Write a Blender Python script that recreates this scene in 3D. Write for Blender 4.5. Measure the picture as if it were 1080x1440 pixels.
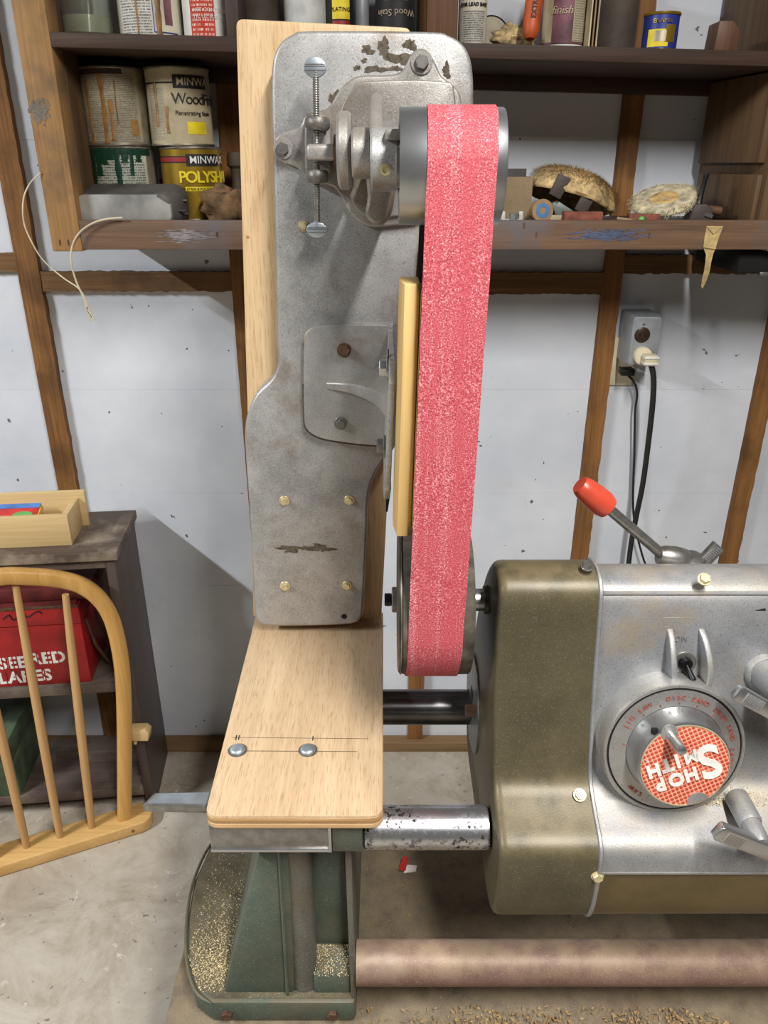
import bpy, bmesh, math, random
from mathutils import Vector, Matrix, noise
random.seed(7)
PI = math.pi
for o in list(bpy.data.objects): bpy.data.objects.remove(o)
SC = bpy.context.scene
COL = SC.collection

# ------------------------------------------------------------------ camera
H = 1.42
TH = math.radians(24.2)
FP = 1080.0
cam_d = bpy.data.cameras.new('camera'); cam = bpy.data.objects.new('camera', cam_d); COL.objects.link(cam)
cam_d.sensor_fit = 'VERTICAL'; cam_d.sensor_height = 36.0; cam_d.lens = FP / 1440 * 36.0
cam_d.clip_start = 0.02
cam.location = (0, 0, H); cam.rotation_euler = (PI / 2 - TH, 0, 0)
SC.camera = cam

# ------------------------------------------------------------------ light
w = bpy.data.worlds.new('world'); SC.world = w; w.use_nodes = True
w.node_tree.nodes['Background'].inputs[0].default_value = (0.80, 0.88, 1.0, 1)
w.node_tree.nodes['Background'].inputs[1].default_value = 0.3

def area(name, loc, _, sx, sy, power, col):
    d = bpy.data.lights.new(name, 'AREA'); d.shape = 'RECTANGLE'; d.size = sx; d.size_y = sy
    d.energy = power; d.color = col
    o = bpy.data.objects.new(name, d); COL.objects.link(o)
    o.location = loc
    o.rotation_euler = (0, 0, 0)          # lamps hang level and shine straight down
    return o
# the two ceiling tube lamps of the workshop, both running front to back
area('ceiling_lamp_left', (-2.2, -0.15, 2.42), None, 0.07, 0.8, 80, (0.92, 0.965, 1.0))
area('ceiling_lamp_right', (0.42, -0.3, 2.42), None, 0.10, 1.1, 48, (1.0, 0.975, 0.945))
SC.view_settings.view_transform = 'Standard'
SC.view_settings.look = 'None'
SC.view_settings.gamma = 1.0
SC.view_settings.use_curve_mapping = False
SC.view_settings.exposure = 0.3

# ------------------------------------------------------------------ measuring helpers
CT, ST = math.cos(TH), math.sin(TH)
def ray(px, py):
    u = (px - 540) / FP; v = (720 - py) / FP
    return Vector((u, CT + v * ST, -ST + v * CT))
def W(px, py, Y):
    d = ray(px, py); t = Y / d.y
    return Vector((d.x * t, Y, H + d.z * t))
def WZ(px, py, z):
    d = ray(px, py); t = (z - H) / d.z
    return Vector((d.x * t, d.y * t, z))
def WP(px, py, p0, n):
    d = ray(px, py); o = Vector((0, 0, H))
    t = (Vector(p0) - o).dot(n) / d.dot(n)
    return o + d * t
def depth(p):
    return p[1] * CT - (p[2] - H) * ST
def sz(npx, p):
    return npx * depth(p) / FP

# ------------------------------------------------------------------ mesh builder
def frame(axis):
    a = Vector(axis).normalized()
    r = Vector((0, 0, 1)) if abs(a.z) < 0.9 else Vector((1, 0, 0))
    u = r.cross(a).normalized(); v = a.cross(u).normalized()
    return u, v, a

class MB:
    def __init__(s):
        s.v = []; s.f = []; s.uv = {}
    def add(s, vs, fs):
        b = len(s.v)
        s.v += [Vector(p) for p in vs]
        s.f += [tuple(i + b for i in f) for f in fs]
        return s
    def box(s, c, size, rot=None):
        c = Vector(c); hx, hy, hz = [k / 2 for k in size]
        vs = [Vector((x, y, z)) for z in (-hz, hz) for y in (-hy, hy) for x in (-hx, hx)]
        if rot is not None:
            vs = [rot @ q for q in vs]
        return s.add([c + q for q in vs], [(0, 2, 3, 1), (4, 5, 7, 6), (0, 1, 5, 4), (2, 6, 7, 3), (0, 4, 6, 2), (1, 3, 7, 5)])
    def box2(s, x0, x1, y0, y1, z0, z1):
        return s.box(((x0 + x1) / 2, (y0 + y1) / 2, (z0 + z1) / 2), (abs(x1 - x0), abs(y1 - y0), abs(z1 - z0)))
    def rings(s, rr, cap0=True, cap1=True):
        n = len(rr[0]); vs = [p for r in rr for p in r]; fs = []
        for i in range(len(rr) - 1):
            for k in range(n):
                k2 = (k + 1) % n
                fs.append((i * n + k, i * n + k2, (i + 1) * n + k2, (i + 1) * n + k))
        if cap0: fs.append(tuple(reversed(range(n))))
        if cap1: fs.append(tuple((len(rr) - 1) * n + k for k in range(n)))
        return s.add(vs, fs)
    def lathe(s, prof, origin, axis=(0, 0, 1), n=32, cap0=True, cap1=True, fn=None):
        u, v, a = frame(axis); o = Vector(origin); rr = []
        for r, h in prof:
            ring = []
            for k in range(n):
                t = 2 * PI * k / n
                q = r if fn is None else fn(r, h, t)
                ring.append(o + a * h + (u * math.cos(t) + v * math.sin(t)) * max(q, 1e-5))
            rr.append(ring)
        return s.rings(rr, cap0, cap1)
    def cyl(s, p0, p1, r, r1=None, n=20, ch=0.0):
        p0 = Vector(p0); p1 = Vector(p1); L = (p1 - p0).length
        r1 = r if r1 is None else r1
        if ch > 0:
            prof = [(r - ch, 0), (r, ch), (r1, L - ch), (r1 - ch, L)]
        else:
            prof = [(r, 0), (r1, L)]
        return s.lathe(prof, p0, p1 - p0, n)
    def hexp(s, p0, p1, r, rot=0.0):
        u, v, a = frame(Vector(p1) - Vector(p0)); rr = []
        L = (Vector(p1) - Vector(p0)).length
        for q, h in ((r, 0), (r, L * .85), (r * .9, L)):
            rr.append([Vector(p0) + a * h + (u * math.cos(rot + k * PI / 3) + v * math.sin(rot + k * PI / 3)) * q for k in range(6)])
        return s.rings(rr)
    def prism(s, pts, ext, ext0=(0, 0, 0)):
        e = Vector(ext); e0 = Vector(ext0)
        return s.rings([[Vector(p) + e0 for p in pts], [Vector(p) + e for p in pts]])
    def tube(s, path, r, n=8, flat=1.0, up=None):
        path = [Vector(p) for p in path]; m = len(path); rr = []
        last = None
        for i, p in enumerate(path):
            t = (path[min(i + 1, m - 1)] - path[max(i - 1, 0)]).normalized()
            if up is not None:
                u = Vector(up).cross(t).normalized()
            elif last is None:
                u, _, _ = frame(t)
            else:
                u = (last - t * last.dot(t)).normalized()
            last = u
            v = t.cross(u).normalized()
            q = r[i] if isinstance(r, (list, tuple)) else r
            rr.append([p + u * math.cos(2 * PI * k / n) * q + v * math.sin(2 * PI * k / n) * q * flat for k in range(n)])
        return s.rings(rr)
    def quadpatch(s, fn, nu, nv):
        b = len(s.v); vs = []; fs = []
        for j in range(nv + 1):
            for i in range(nu + 1):
                vs.append(fn(i / nu, j / nv))
        for j in range(nv):
            for i in range(nu):
                a = j * (nu + 1) + i
                fs.append((a, a + 1, a + nu + 2, a + nu + 1))
                s.uv[len(s.f) + len(fs) - 1] = [(i / nu, j / nv), ((i + 1) / nu, j / nv), ((i + 1) / nu, (j + 1) / nv), (i / nu, (j + 1) / nv)]
        return s.add(vs, fs)

def cr(pts, k=4, closed=True):
    pts = [Vector(p) for p in pts]; n = len(pts); out = []
    rng = range(n) if closed else range(n - 1)
    for i in rng:
        if closed:
            p0, p1, p2, p3 = pts[i - 1], pts[i], pts[(i + 1) % n], pts[(i + 2) % n]
        else:
            p0, p1, p2, p3 = pts[max(i - 1, 0)], pts[i], pts[i + 1], pts[min(i + 2, n - 1)]
        for j in range(k):
            t = j / k
            out.append(0.5 * ((2 * p1) + (p2 - p0) * t + (2 * p0 - 5 * p1 + 4 * p2 - p3) * t * t + (3 * p1 - p0 - 3 * p2 + p3) * t ** 3))
    if not closed: out.append(pts[-1])
    return out

ORG = {}
def root_of(o):
    while o.parent is not None: o = o.parent
    return o
def thing(name, loc, label, cat, group=None):
    o = bpy.data.objects.new(name, None); COL.objects.link(o)
    o.empty_display_size = 0.05
    o.location = loc; ORG[o.name] = Vector(loc)
    tag(o, label, cat, group)
    return o
def tag(o, label=None, cat=None, group=None, kind=None):
    if label: o['label'] = label
    if cat: o['category'] = cat
    if group: o['group'] = group
    if kind: o['kind'] = kind
    return o
def obj(name, m, mat, parent=None, bevel=0.0, seg=2, sharp=38, label=None):
    me = bpy.data.meshes.new(name)
    if parent is not None:
        org = ORG[root_of(parent).name]
    else:
        xs = [p.x for p in m.v]; ys = [p.y for p in m.v]; zs = [p.z for p in m.v]
        org = Vector(((min(xs) + max(xs)) / 2, (min(ys) + max(ys)) / 2, min(zs)))
    me.from_pydata([tuple(p - org) for p in m.v], [], m.f)
    if m.uv:
        ul = me.uv_layers.new(name='UVMap')
        for pi, uvs in m.uv.items():
            for li, c in zip(me.polygons[pi].loop_indices, uvs): ul.data[li].uv = c
    bm = bmesh.new(); bm.from_mesh(me)
    if not m.uv:
        bmesh.ops.remove_doubles(bm, verts=bm.verts, dist=1e-6)
        bmesh.ops.recalc_face_normals(bm, faces=bm.faces)
    if bevel > 0:
        es = [e for e in bm.edges if len(e.link_faces) == 2 and e.calc_face_angle(0) > math.radians(32)]
        try:
            bmesh.ops.bevel(bm, geom=es, offset=bevel, segments=seg, affect='EDGES', profile=0.5, clamp_overlap=True)
        except Exception as e: pass
    bm.to_mesh(me); bm.free()
    for p in me.polygons: p.use_smooth = True
    me.set_sharp_from_angle(angle=math.radians(sharp))
    me.materials.append(MAT[mat] if isinstance(mat, str) else mat)
    o = bpy.data.objects.new(name, me); COL.objects.link(o)
    if parent is not None:
        o.parent = parent
    else:
        o.location = org; ORG[o.name] = org
    if label: o['label'] = label
    return o
def copies(o, locs, parent):
    for L in locs:
        c = o.copy(); COL.objects.link(c); c.parent = parent; c.location = L

FONT_CACHE = {}
def text_mesh(body, size, ext=0.0, align='CENTER', spacing=1.0, shear=0.0, bold=0.0):
    cu = bpy.data.curves.new('lettering', 'FONT'); cu.body = body; cu.size = size; cu.extrude = ext
    cu.align_x = align; cu.align_y = 'CENTER'; cu.space_character = spacing; cu.shear = shear; cu.offset = bold
    cu.resolution_u = 3
    t = bpy.data.objects.new('lettering', cu); COL.objects.link(t)
    dg = bpy.context.evaluated_depsgraph_get(); dg.update()
    me = bpy.data.meshes.new_from_object(t.evaluated_get(dg))
    vs = [v.co.copy() for v in me.vertices]; fs = [tuple(p.vertices) for p in me.polygons]
    bpy.data.objects.remove(t); bpy.data.curves.remove(cu); bpy.data.meshes.remove(me)
    return vs, fs
def lettering(body, size, fn, mat, parent, ext=0.0, name='lettering', label=None, **k):
    vs, fs = text_mesh(body, size, ext, **k)
    m = MB()
    m.add([fn(p.x, p.y, p.z) for p in vs], fs)
    me = bpy.data.meshes.new(name); org = ORG[root_of(parent).name]
    me.from_pydata([tuple(p - org) for p in m.v], [], m.f)
    me.materials.append(MAT[mat])
    o = bpy.data.objects.new(name, me); COL.objects.link(o); o.parent = parent
    if label: o['label'] = label
    return o

# ------------------------------------------------------------------ materials
MAT = {}
def s2l(c):
    return tuple(((x / 255) / 12.92 if x / 255 <= 0.04045 else ((x / 255 + 0.055) / 1.055) ** 2.4) for x in c) + (1.0,)
class NT:
    def __init__(s, name, rough=0.6, metal=0.0, spec=0.5):
        s.m = bpy.data.materials.new(name); s.m.use_nodes = True; MAT[name] = s.m
        s.t = s.m.node_tree; s.b = s.t.nodes['Principled BSDF']
        s.b.inputs['Roughness'].default_value = rough; s.b.inputs['Metallic'].default_value = metal
        s.b.inputs['Specular IOR Level'].default_value = spec
        s._co = None
    def n(s, ty, **k):
        q = s.t.nodes.new(ty)
        for a, b in k.items(): setattr(q, a, b)
        return q
    def l(s, a, b): s.t.links.new(a, b)
    def co(s, scale=(1, 1, 1), rnd=True):
        if s._co is None:
            tc = s.n('ShaderNodeTexCoord')
            if rnd:
                oi = s.n('ShaderNodeObjectInfo'); mu = s.n('ShaderNodeMath', operation='MULTIPLY'); mu.inputs[1].default_value = 37.0
                s.l(oi.outputs['Random'], mu.inputs[0])
                ad = s.n('ShaderNodeVectorMath', operation='ADD'); s.l(tc.outputs['Object'], ad.inputs[0]); s.l(mu.outputs[0], ad.inputs[1])
                s._co = ad.outputs[0]
            else: s._co = tc.outputs['Object']
        mp = s.n('ShaderNodeMapping'); mp.inputs['Scale'].default_value = scale
        s.l(s._co, mp.inputs[0]); return mp.outputs[0]
    def noise(s, scale, detail=4, vec=None, rough=0.55, dist=0.0):
        q = s.n('ShaderNodeTexNoise'); q.inputs['Scale'].default_value = scale; q.inputs['Detail'].default_value = detail
        q.inputs['Roughness'].default_value = rough; q.inputs['Distortion'].default_value = dist
        s.l(vec if vec is not None else s.co(), q.inputs['Vector']); return q.outputs['Fac']
    def ramp(s, fac, stops):
        q = s.n('ShaderNodeValToRGB'); e = q.color_ramp.elements
        while len(e) < len(stops): e.new(0.5)
        for a, (p, c) in zip(e, stops):
            a.position = p; a.color = c if len(c) == 4 else s2l(c)
        s.l(fac, q.inputs[0]); return q.outputs[0]
    def step(s, fac, lo, hi):
        q = s.n('ShaderNodeMapRange'); q.inputs[1].default_value = lo; q.inputs[2].default_value = hi; q.clamp = True
        s.l(fac, q.inputs[0]); return q.outputs[0]
    def math(s, op, a, b=None):
        q = s.n('ShaderNodeMath', operation=op)
        for i, x in enumerate((a, b)):
            if x is None: continue
            if isinstance(x, (int, float)): q.inputs[i].default_value = x
            else: s.l(x, q.inputs[i])
        return q.outputs[0]
    def mix(s, fac, a, b):
        q = s.n('ShaderNodeMix', data_type='RGBA')
        if isinstance(fac, (int, float)): q.inputs[0].default_value = fac
        else: s.l(fac, q.inputs[0])
        for i, x in ((6, a), (7, b)):
            if isinstance(x, tuple): q.inputs[i].default_value = x if len(x) == 4 else s2l(x)
            else: s.l(x, q.inputs[i])
        return q.outputs[2]
    def upmask(s, lo, hi):
        g = s.n('ShaderNodeNewGeometry'); x = s.n('ShaderNodeSeparateXYZ'); s.l(g.outputs['Normal'], x.inputs[0])
        return s.step(x.outputs['Z'], lo, hi)
    def bump(s, fac, strength, dist=0.002):
        q = s.n('ShaderNodeBump'); q.inputs['Strength'].default_value = strength; q.inputs['Distance'].default_value = dist
        s.l(fac, q.inputs['Height']); s.l(q.outputs[0], s.b.inputs['Normal'])
    def out(s, col=None, rough=None, metal=None):
        if col is not None:
            if isinstance(col, tuple): s.b.inputs['Base Color'].default_value = col if len(col) == 4 else s2l(col)
            else: s.l(col, s.b.inputs['Base Color'])
        if rough is not None: s.l(rough, s.b.inputs['Roughness'])
        if metal is not None: s.l(metal, s.b.inputs['Metallic'])
        return s.m

def plain(name, c, rough=0.6, metal=0.0, var=0.12, scale=30):
    q = NT(name, rough, metal)
    f = q.noise(scale, 5)
    d = tuple(max(0, x * (1 - var)) for x in c); e = tuple(min(255, x * (1 + var)) for x in c)
    q.out(q.ramp(f, [(0.3, d), (0.7, e)])); q.bump(f, 0.08, 0.001)
def wood(name, dark, light, axis=2, scale=1.0, rough=0.55, dirt=None, dirt_amt=0.5, ring=1.0, lo=0.32, hi=0.68, pores=None):
    q = NT(name, rough, 0.0, 0.35)
    sc = [26 * scale] * 3; sc[axis] = 1.3 * scale
    g1 = q.noise(ring, 5, q.co(tuple(sc)), 0.6, 0.6)
    sf = [330 * scale] * 3; sf[axis] = 9 * scale
    g2 = q.noise(1.0, 3, q.co(tuple(sf)), 0.6)
    f = q.math('ADD', q.math('MULTIPLY', g1, 0.6), q.math('MULTIPLY', g2, 0.4))
    c = q.ramp(f, [(lo, dark), (hi, light)])
    if pores is not None:
        sp = [800.0] * 3; sp[axis] = 45.0
        g3 = q.noise(1.0, 2, q.co(tuple(sp)), 0.5); c = q.mix(q.math('MULTIPLY', q.step(g3, 0.56, 0.66), 0.55), c, pores)
    if dirt is not None:
        d = q.step(q.noise(9, 6), 0.5, 0.68)
        c = q.mix(q.math('MULTIPLY', d, dirt_amt), c, dirt)
    q.out(c); q.bump(g2, 0.12, 0.0008)

# structure
q = NT('wall_white', 0.55, 0, 0.3)
f = q.noise(4, 6, q.co(rnd=False)); c = q.ramp(f, [(0.3, (198, 203, 212)), (0.7, (224, 227, 232))])
st = q.step(q.noise(2.2, 5, q.co((1, 1, 1.6), rnd=False)), 0.62, 0.74); c = q.mix(q.math('MULTIPLY', st, 0.35), c, (196, 190, 178))
sp = q.step(q.noise(44, 2, q.co(rnd=False)), 0.74, 0.755); c = q.mix(q.math('MULTIPLY', sp, 0.85), c, (84, 74, 64))
q.out(c); q.bump(q.noise(38, 4, q.co(rnd=False)), 0.22, 0.004)
q = NT('concrete', 0.75, 0, 0.3)
f = q.noise(6, 10, q.co(rnd=False), 0.75, 0.5); c = q.ramp(f, [(0.25, (134, 119, 100)), (0.5, (180, 170, 154)), (0.75, (208, 201, 188))])
b2 = q.step(q.noise(1.6, 5, q.co(rnd=False)), 0.48, 0.68); c = q.mix(q.math('MULTIPLY', b2, 0.5), c, (150, 132, 110))
sp = q.step(q.noise(75, 3, q.co(rnd=False)), 0.68, 0.72); c = q.mix(q.math('MULTIPLY', sp, 0.7), c, (95, 85, 75))
wsp = q.step(q.noise(21, 6, q.co(rnd=False), 0.7, 1.5), 0.62, 0.7); c = q.mix(q.math('MULTIPLY', wsp, 0.6), c, (228, 224, 218))
q.out(c); q.bump(q.noise(30, 8, q.co(rnd=False)), 0.3, 0.004)
plain('room_white', (84, 78, 70), 0.8, 0, 0.03)
wood('stud', (88, 56, 28), (160, 112, 62), 2, 1.0, 0.7, (52, 34, 20), 0.5)
wood('stud_h', (78, 52, 30), (140, 104, 66), 0, 1.0, 0.7, (52, 38, 26), 0.5)
wood('sill_wood', (104, 80, 52), (152, 122, 86), 0, 1.0, 0.8)
# woods
wood('oak_v', (198, 165, 122), (224, 196, 156), 2, 1.0, 0.5, ring=1.4, pores=(176, 136, 90))
wood('oak_y', (182, 152, 116), (214, 187, 152), 1, 1.0, 0.5, ring=1.2, lo=.3, hi=.66, pores=(158, 122, 82))
wood('ply_edge', (176, 134, 84), (232, 200, 150), 0, 1.4, 0.6)
wood('pine_block', (196, 158, 92), (226, 192, 130), 2, 0.9, 0.5)
wood('bow_wood', (184, 136, 70), (216, 170, 100), 2, 0.8, 0.4)
wood('bow_rail_wood', (190, 146, 84), (222, 182, 118), 0, 0.8, 0.45)
wood('spindle_wood', (180, 138, 88), (204, 164, 112), 2, 0.8, 0.5)
wood('tray_wood', (196, 164, 110), (226, 198, 146), 0, 0.7, 0.55)
wood('dark_case', (66, 54, 48), (104, 90, 82), 0, 0.9, 0.5, (142, 130, 116), 0.6)
wood('dark_case_side', (62, 50, 46), (92, 80, 76), 2, 0.9, 0.4)
wood('dark_case_top', (74, 60, 52), (112, 96, 84), 0, 0.9, 0.6, (176, 162, 140), 0.8)
wood('shelf_post', (136, 101, 62), (188, 147, 96), 2, 0.9, 0.65, (92, 80, 66), 0.85)
wood('shelf_lip', (88, 66, 50), (138, 108, 84), 0, 0.9, 0.65, (104, 102, 106), 0.8)
wood('shelf_dark', (46, 32, 25), (84, 62, 48), 0, 0.9, 0.6, (54, 40, 34), 0.5)
wood('shelf_side', (70, 52, 36), (116, 90, 62), 2, 0.9, 0.6)
wood('walnut', (74, 50, 36), (124, 90, 66), 2, 1.2, 0.5)

def cast(name, base, hi, metal=0.55, rough=0.42, stain=None, st_lo=0.6, st_hi=0.7, st_amt=0.5, dust=None, dust_amt=0.5, speck=True, spk=0.3, bump=0.2, sscale=9):
    q = NT(name, rough, metal)
    f = q.noise(14, 7, None, 0.65); c = q.ramp(f, [(0.3, base), (0.7, hi)])
    f2 = q.noise(650, 3)
    if speck:
        s1 = q.step(f2, 0.58, 0.70); c = q.mix(q.math('MULTIPLY', s1, spk), c, (214, 210, 202))
        s2 = q.step(f2, 0.40, 0.33); c = q.mix(q.math('MULTIPLY', s2, 0.5), c, (70, 66, 60))
    if stain:
        s3 = q.step(q.noise(sscale, 6, None, 0.62), st_lo, st_hi); c = q.mix(q.math('MULTIPLY', s3, st_amt), c, stain)
    mm = None
    if dust:
        d = q.math('MULTIPLY', q.upmask(0.15, 0.75), q.step(q.noise(40, 5), 0.3, 0.6)); d = q.math('MULTIPLY', d, dust_amt)
        c = q.mix(d, c, dust); mm = q.math('SUBTRACT', metal, q.math('MULTIPLY', d, metal))
    q.out(c, q.step(f, -0.3 + (0.5 - rough), 1.3 + (0.5 - rough)) if False else None, mm); q.bump(f2, bump, 0.0008)
cast('cast_grey', (142, 142, 140), (190, 189, 187), 0.45, 0.45, (124, 100, 72), 0.54, 0.70, 0.6, spk=0.6, sscale=13)
cast('cast_bracket', (138, 134, 128), (178, 175, 170), 0.5, 0.42, (112, 92, 66), 0.54, 0.7, 0.6, (160, 142, 112), 0.25, spk=0.45)
cast('cast_dark', (96, 92, 86), (134, 130, 122), 0.5, 0.45, (90, 70, 48), 0.55, 0.7, 0.5)
cast('headstock_alu', (138, 140, 144), (174, 176, 179), 0.6, 0.5, (186, 164, 122), 0.55, 0.70, 0.5, (190, 172, 138), 0.3, sscale=12)
cast('dial_alu', (170, 168, 164), (200, 198, 194), 0.7, 0.34, (150, 110, 80), 0.6, 0.7, 0.3)
cast('olive_paint', (70, 64, 45), (92, 85, 62), 0.15, 0.42, (80, 66, 46), 0.55, 0.7, 0.5, (140, 124, 92), 0.5, spk=0.12, bump=0.15)
cast('olive_dark', (60, 56, 46), (84, 78, 64), 0.2, 0.4, (50, 44, 38), 0.5, 0.65, 0.5)
cast('pan_brown', (86, 73, 45), (108, 92, 58), 0.15, 0.36, (82, 68, 42), 0.55, 0.7, 0.5, speck=False)
cast('green_paint', (66, 80, 70), (92, 104, 92), 0.1, 0.45, (104, 96, 76), 0.52, 0.66, 0.5, (104, 92, 68), 0.85, spk=0.2, bump=0.15)
cast('foot_dust', (84, 76, 56), (112, 101, 76), 0.0, 0.8, (64, 58, 44), 0.5, 0.62, 0.6, spk=0.35, bump=0.5, sscale=22)
cast('green_worn', (92, 92, 84), (118, 116, 106), 0.2, 0.45, (104, 88, 64), 0.5, 0.65, 0.5, (168, 146, 106), 0.7)
cast('rust_pipe', (120, 92, 80), (150, 120, 106), 0.25, 0.5, (176, 158, 140), 0.55, 0.7, 0.6, (178, 156, 124), 0.55)
q = NT('tube_steel', 0.28, 0.9)
f = q.noise(9, 6, None, 0.7); c = q.ramp(f, [(0.3, (176, 178, 182)), (0.7, (208, 210, 214))])
f2 = q.noise(170, 4, None, 0.7); m2 = q.math('MULTIPLY', q.step(f2, 0.5, 0.6), q.step(q.noise(14, 3), 0.40, 0.62)); c = q.mix(m2, c, (66, 54, 48))
q.out(c, q.step(m2, -0.6, 1.6)); q.bump(f2, 0.1, 0.0005)
cast('tube_dark', (78, 76, 76), (110, 110, 110), 0.85, 0.27, (52, 46, 42), 0.5, 0.65, 0.5, speck=False, bump=0.05)
plain('steel', (186, 188, 190), 0.28, 0.9, 0.05); plain('steel_dull', (140, 138, 134), 0.38, 0.8, 0.12, 90)
plain('pulley_steel', (168, 170, 172), 0.3, 0.85, 0.1, 12)
plain('zinc', (180, 190, 198), 0.4, 0.8, 0.12); plain('brass_screw', (214, 200, 158), 0.35, 0.5, 0.1, 90)
plain('black_steel', (30, 30, 32), 0.35, 0.6, 0.2); plain('rusty_bolt', (96, 70, 54), 0.6, 0.4, 0.2, 120)
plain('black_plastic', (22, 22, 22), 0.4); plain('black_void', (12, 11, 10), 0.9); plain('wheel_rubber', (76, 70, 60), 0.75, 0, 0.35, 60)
plain('wheel_flange', (78, 74, 68), 0.45, 0.5, 0.25, 40)
plain('grip_red', (206, 78, 56), 0.32, 0, 0.1, 20); plain('white_paint', (226, 224, 216), 0.5, 0, 0.06)
plain('box_red', (150, 30, 30), 0.45, 0, 0.15, 18); plain('box_red_dark', (96, 34, 32), 0.6, 0, 0.3, 30); plain('box_green', (70, 86, 66), 0.6, 0, 0.3, 22)
plain('outlet_grey', (158, 162, 166), 0.45, 0.3, 0.06); plain('ivory', (220, 208, 176), 0.5, 0, 0.06); plain('brown_bakelite', (52, 34, 28), 0.35)
plain('cord_black', (34, 34, 34), 0.6); plain('string_tan', (206, 194, 168), 0.8); plain('tin_dusty', (150, 149, 144), 0.6, 0.3, 0.28, 10); plain('tin_dark', (78, 74, 70), 0.75, 0.1, 0.25, 14)
plain('can_tin', (176, 168, 146), 0.35, 0.6, 0.2, 25); plain('can_gold', (176, 144, 52), 0.3, 0.7, 0.1); plain('can_rim', (120, 112, 98), 0.45, 0.6, 0.3, 40)
plain('label_white', (216, 208, 188), 0.6, 0, 0.1, 16); plain('label_cream', (178, 164, 132), 0.5, 0, 0.2, 12); plain('ink_black', (24, 22, 22), 0.6)
plain('ink_yellow', (232, 206, 38), 0.5); plain('ink_red', (150, 34, 28), 0.5); plain('drip_brown', (142, 104, 56), 0.4, 0, 0.25, 40); plain('drip_green', (20, 62, 44), 0.35)
plain('label_orange_red', (214, 66, 38), 0.5); plain('orange', (186, 84, 34), 0.5, 0, .15); plain('purple_label', (104, 66, 74), 0.6, 0, 0.4, 30); plain('can_dark', (78, 68, 58), 0.7, 0.1, 0.15); plain('ink_blue', (40, 54, 132), 0.4)
plain('liquid_white', (206, 204, 180), 0.4, 0, 0.05); plain('amber_dark', (40, 30, 26), 0.25); plain('burlap', (172, 150, 108), 0.9, 0, 0.3, 120)
plain('buff_wool', (176, 152, 108), 0.95, 0, 0.35, 60); plain('buff_core', (196, 164, 108), 0.95, 0, 0.25, 80); plain('buff_pale', (188, 176, 146), 0.95, 0, 0.25, 70)
plain('rag_brown', (104, 80, 54), 0.95, 0, 0.35, 40); plain('tape_tan', (196, 170, 116), 0.6, 0, 0.2, 50); plain('dark_plate', (72, 62, 56), 0.6, 0, 0.1); plain('blue_tape', (70, 120, 170), 0.5); plain('kraft', (150, 122, 88), 0.8); plain('brick_red', (122, 70, 54), 0.8, 0, 0.25, 60); plain('grey_plastic', (190, 190, 184), 0.5); plain('wedge_grey', (120, 130, 124), 0.5, 0.3); plain('pencil', (70, 62, 54), 0.8)
plain('dirt_patch', (88, 78, 64), 0.8, 0.1, 0.3, 200); plain('sawdust', (218, 194, 150), 0.95, 0, 0.2, 300); plain('sawdust_dark', (150, 122, 82), 0.95, 0, 0.25, 300)
plain('green_bead', (96, 176, 92), 0.4); plain('scrap_red', (190, 40, 34), 0.6); plain('scrap_white', (226, 222, 216), 0.7); plain('package_red', (200, 50, 46), 0.35); plain('package_blue', (80, 130, 196), 0.35); plain('package_green', (90, 160, 80), 0.35); plain('package_yellow', (206, 176, 60), 0.4); plain('grey_cloth', (110, 106, 98), 0.95, 0, 0.3, 90); plain('lid_grey', (150, 140, 120), 0.6); plain('twig', (150, 130, 96), 0.8)
wood('ply_dark', (150, 108, 64), (196, 152, 98), 0, 1.4, 0.6)
wood('hardboard', (92, 70, 50), (120, 96, 70), 0, 1.0, 0.7)
cast('bench_top', (92, 81, 66), (126, 112, 92), 0.0, 0.85, (84, 62, 46), 0.5, 0.66, 0.6, (150, 132, 102), 0.45, bump=0.5)
cast('rusty_tin', (130, 108, 80), (158, 136, 104), 0.3, 0.5, (96, 74, 52), 0.5, 0.6, 0.7)
q = NT('glass_jar', 0.08, 0.0); q.b.inputs['Transmission Weight'].default_value = 0.9; q.b.inputs['IOR'].default_value = 1.45; q.out((222, 226, 214))
# red sanding belt
q = NT('belt_grit', 0.6, 0, 0.4)
f = q.noise(760, 3, None, 0.7); g = q.noise(1.0, 3, q.co((120, 1, 2.2)))
c = q.ramp(f, [(0.34, (146, 46, 58)), (0.5, (198, 84, 96)), (0.6, (216, 120, 126)), (0.70, (244, 214, 212))])
c = q.mix(q.math('MULTIPLY', q.step(g, 0.5, 0.40), 0.4), c, (196, 76, 86)); c = q.mix(q.math('MULTIPLY', q.math('MULTIPLY', q.step(g, 0.52, 0.66), q.step(f, 0.45, 0.6)), 0.38), c, (246, 214, 212)); q.out(c); q.bump(f, 0.5, 0.0012)
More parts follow.
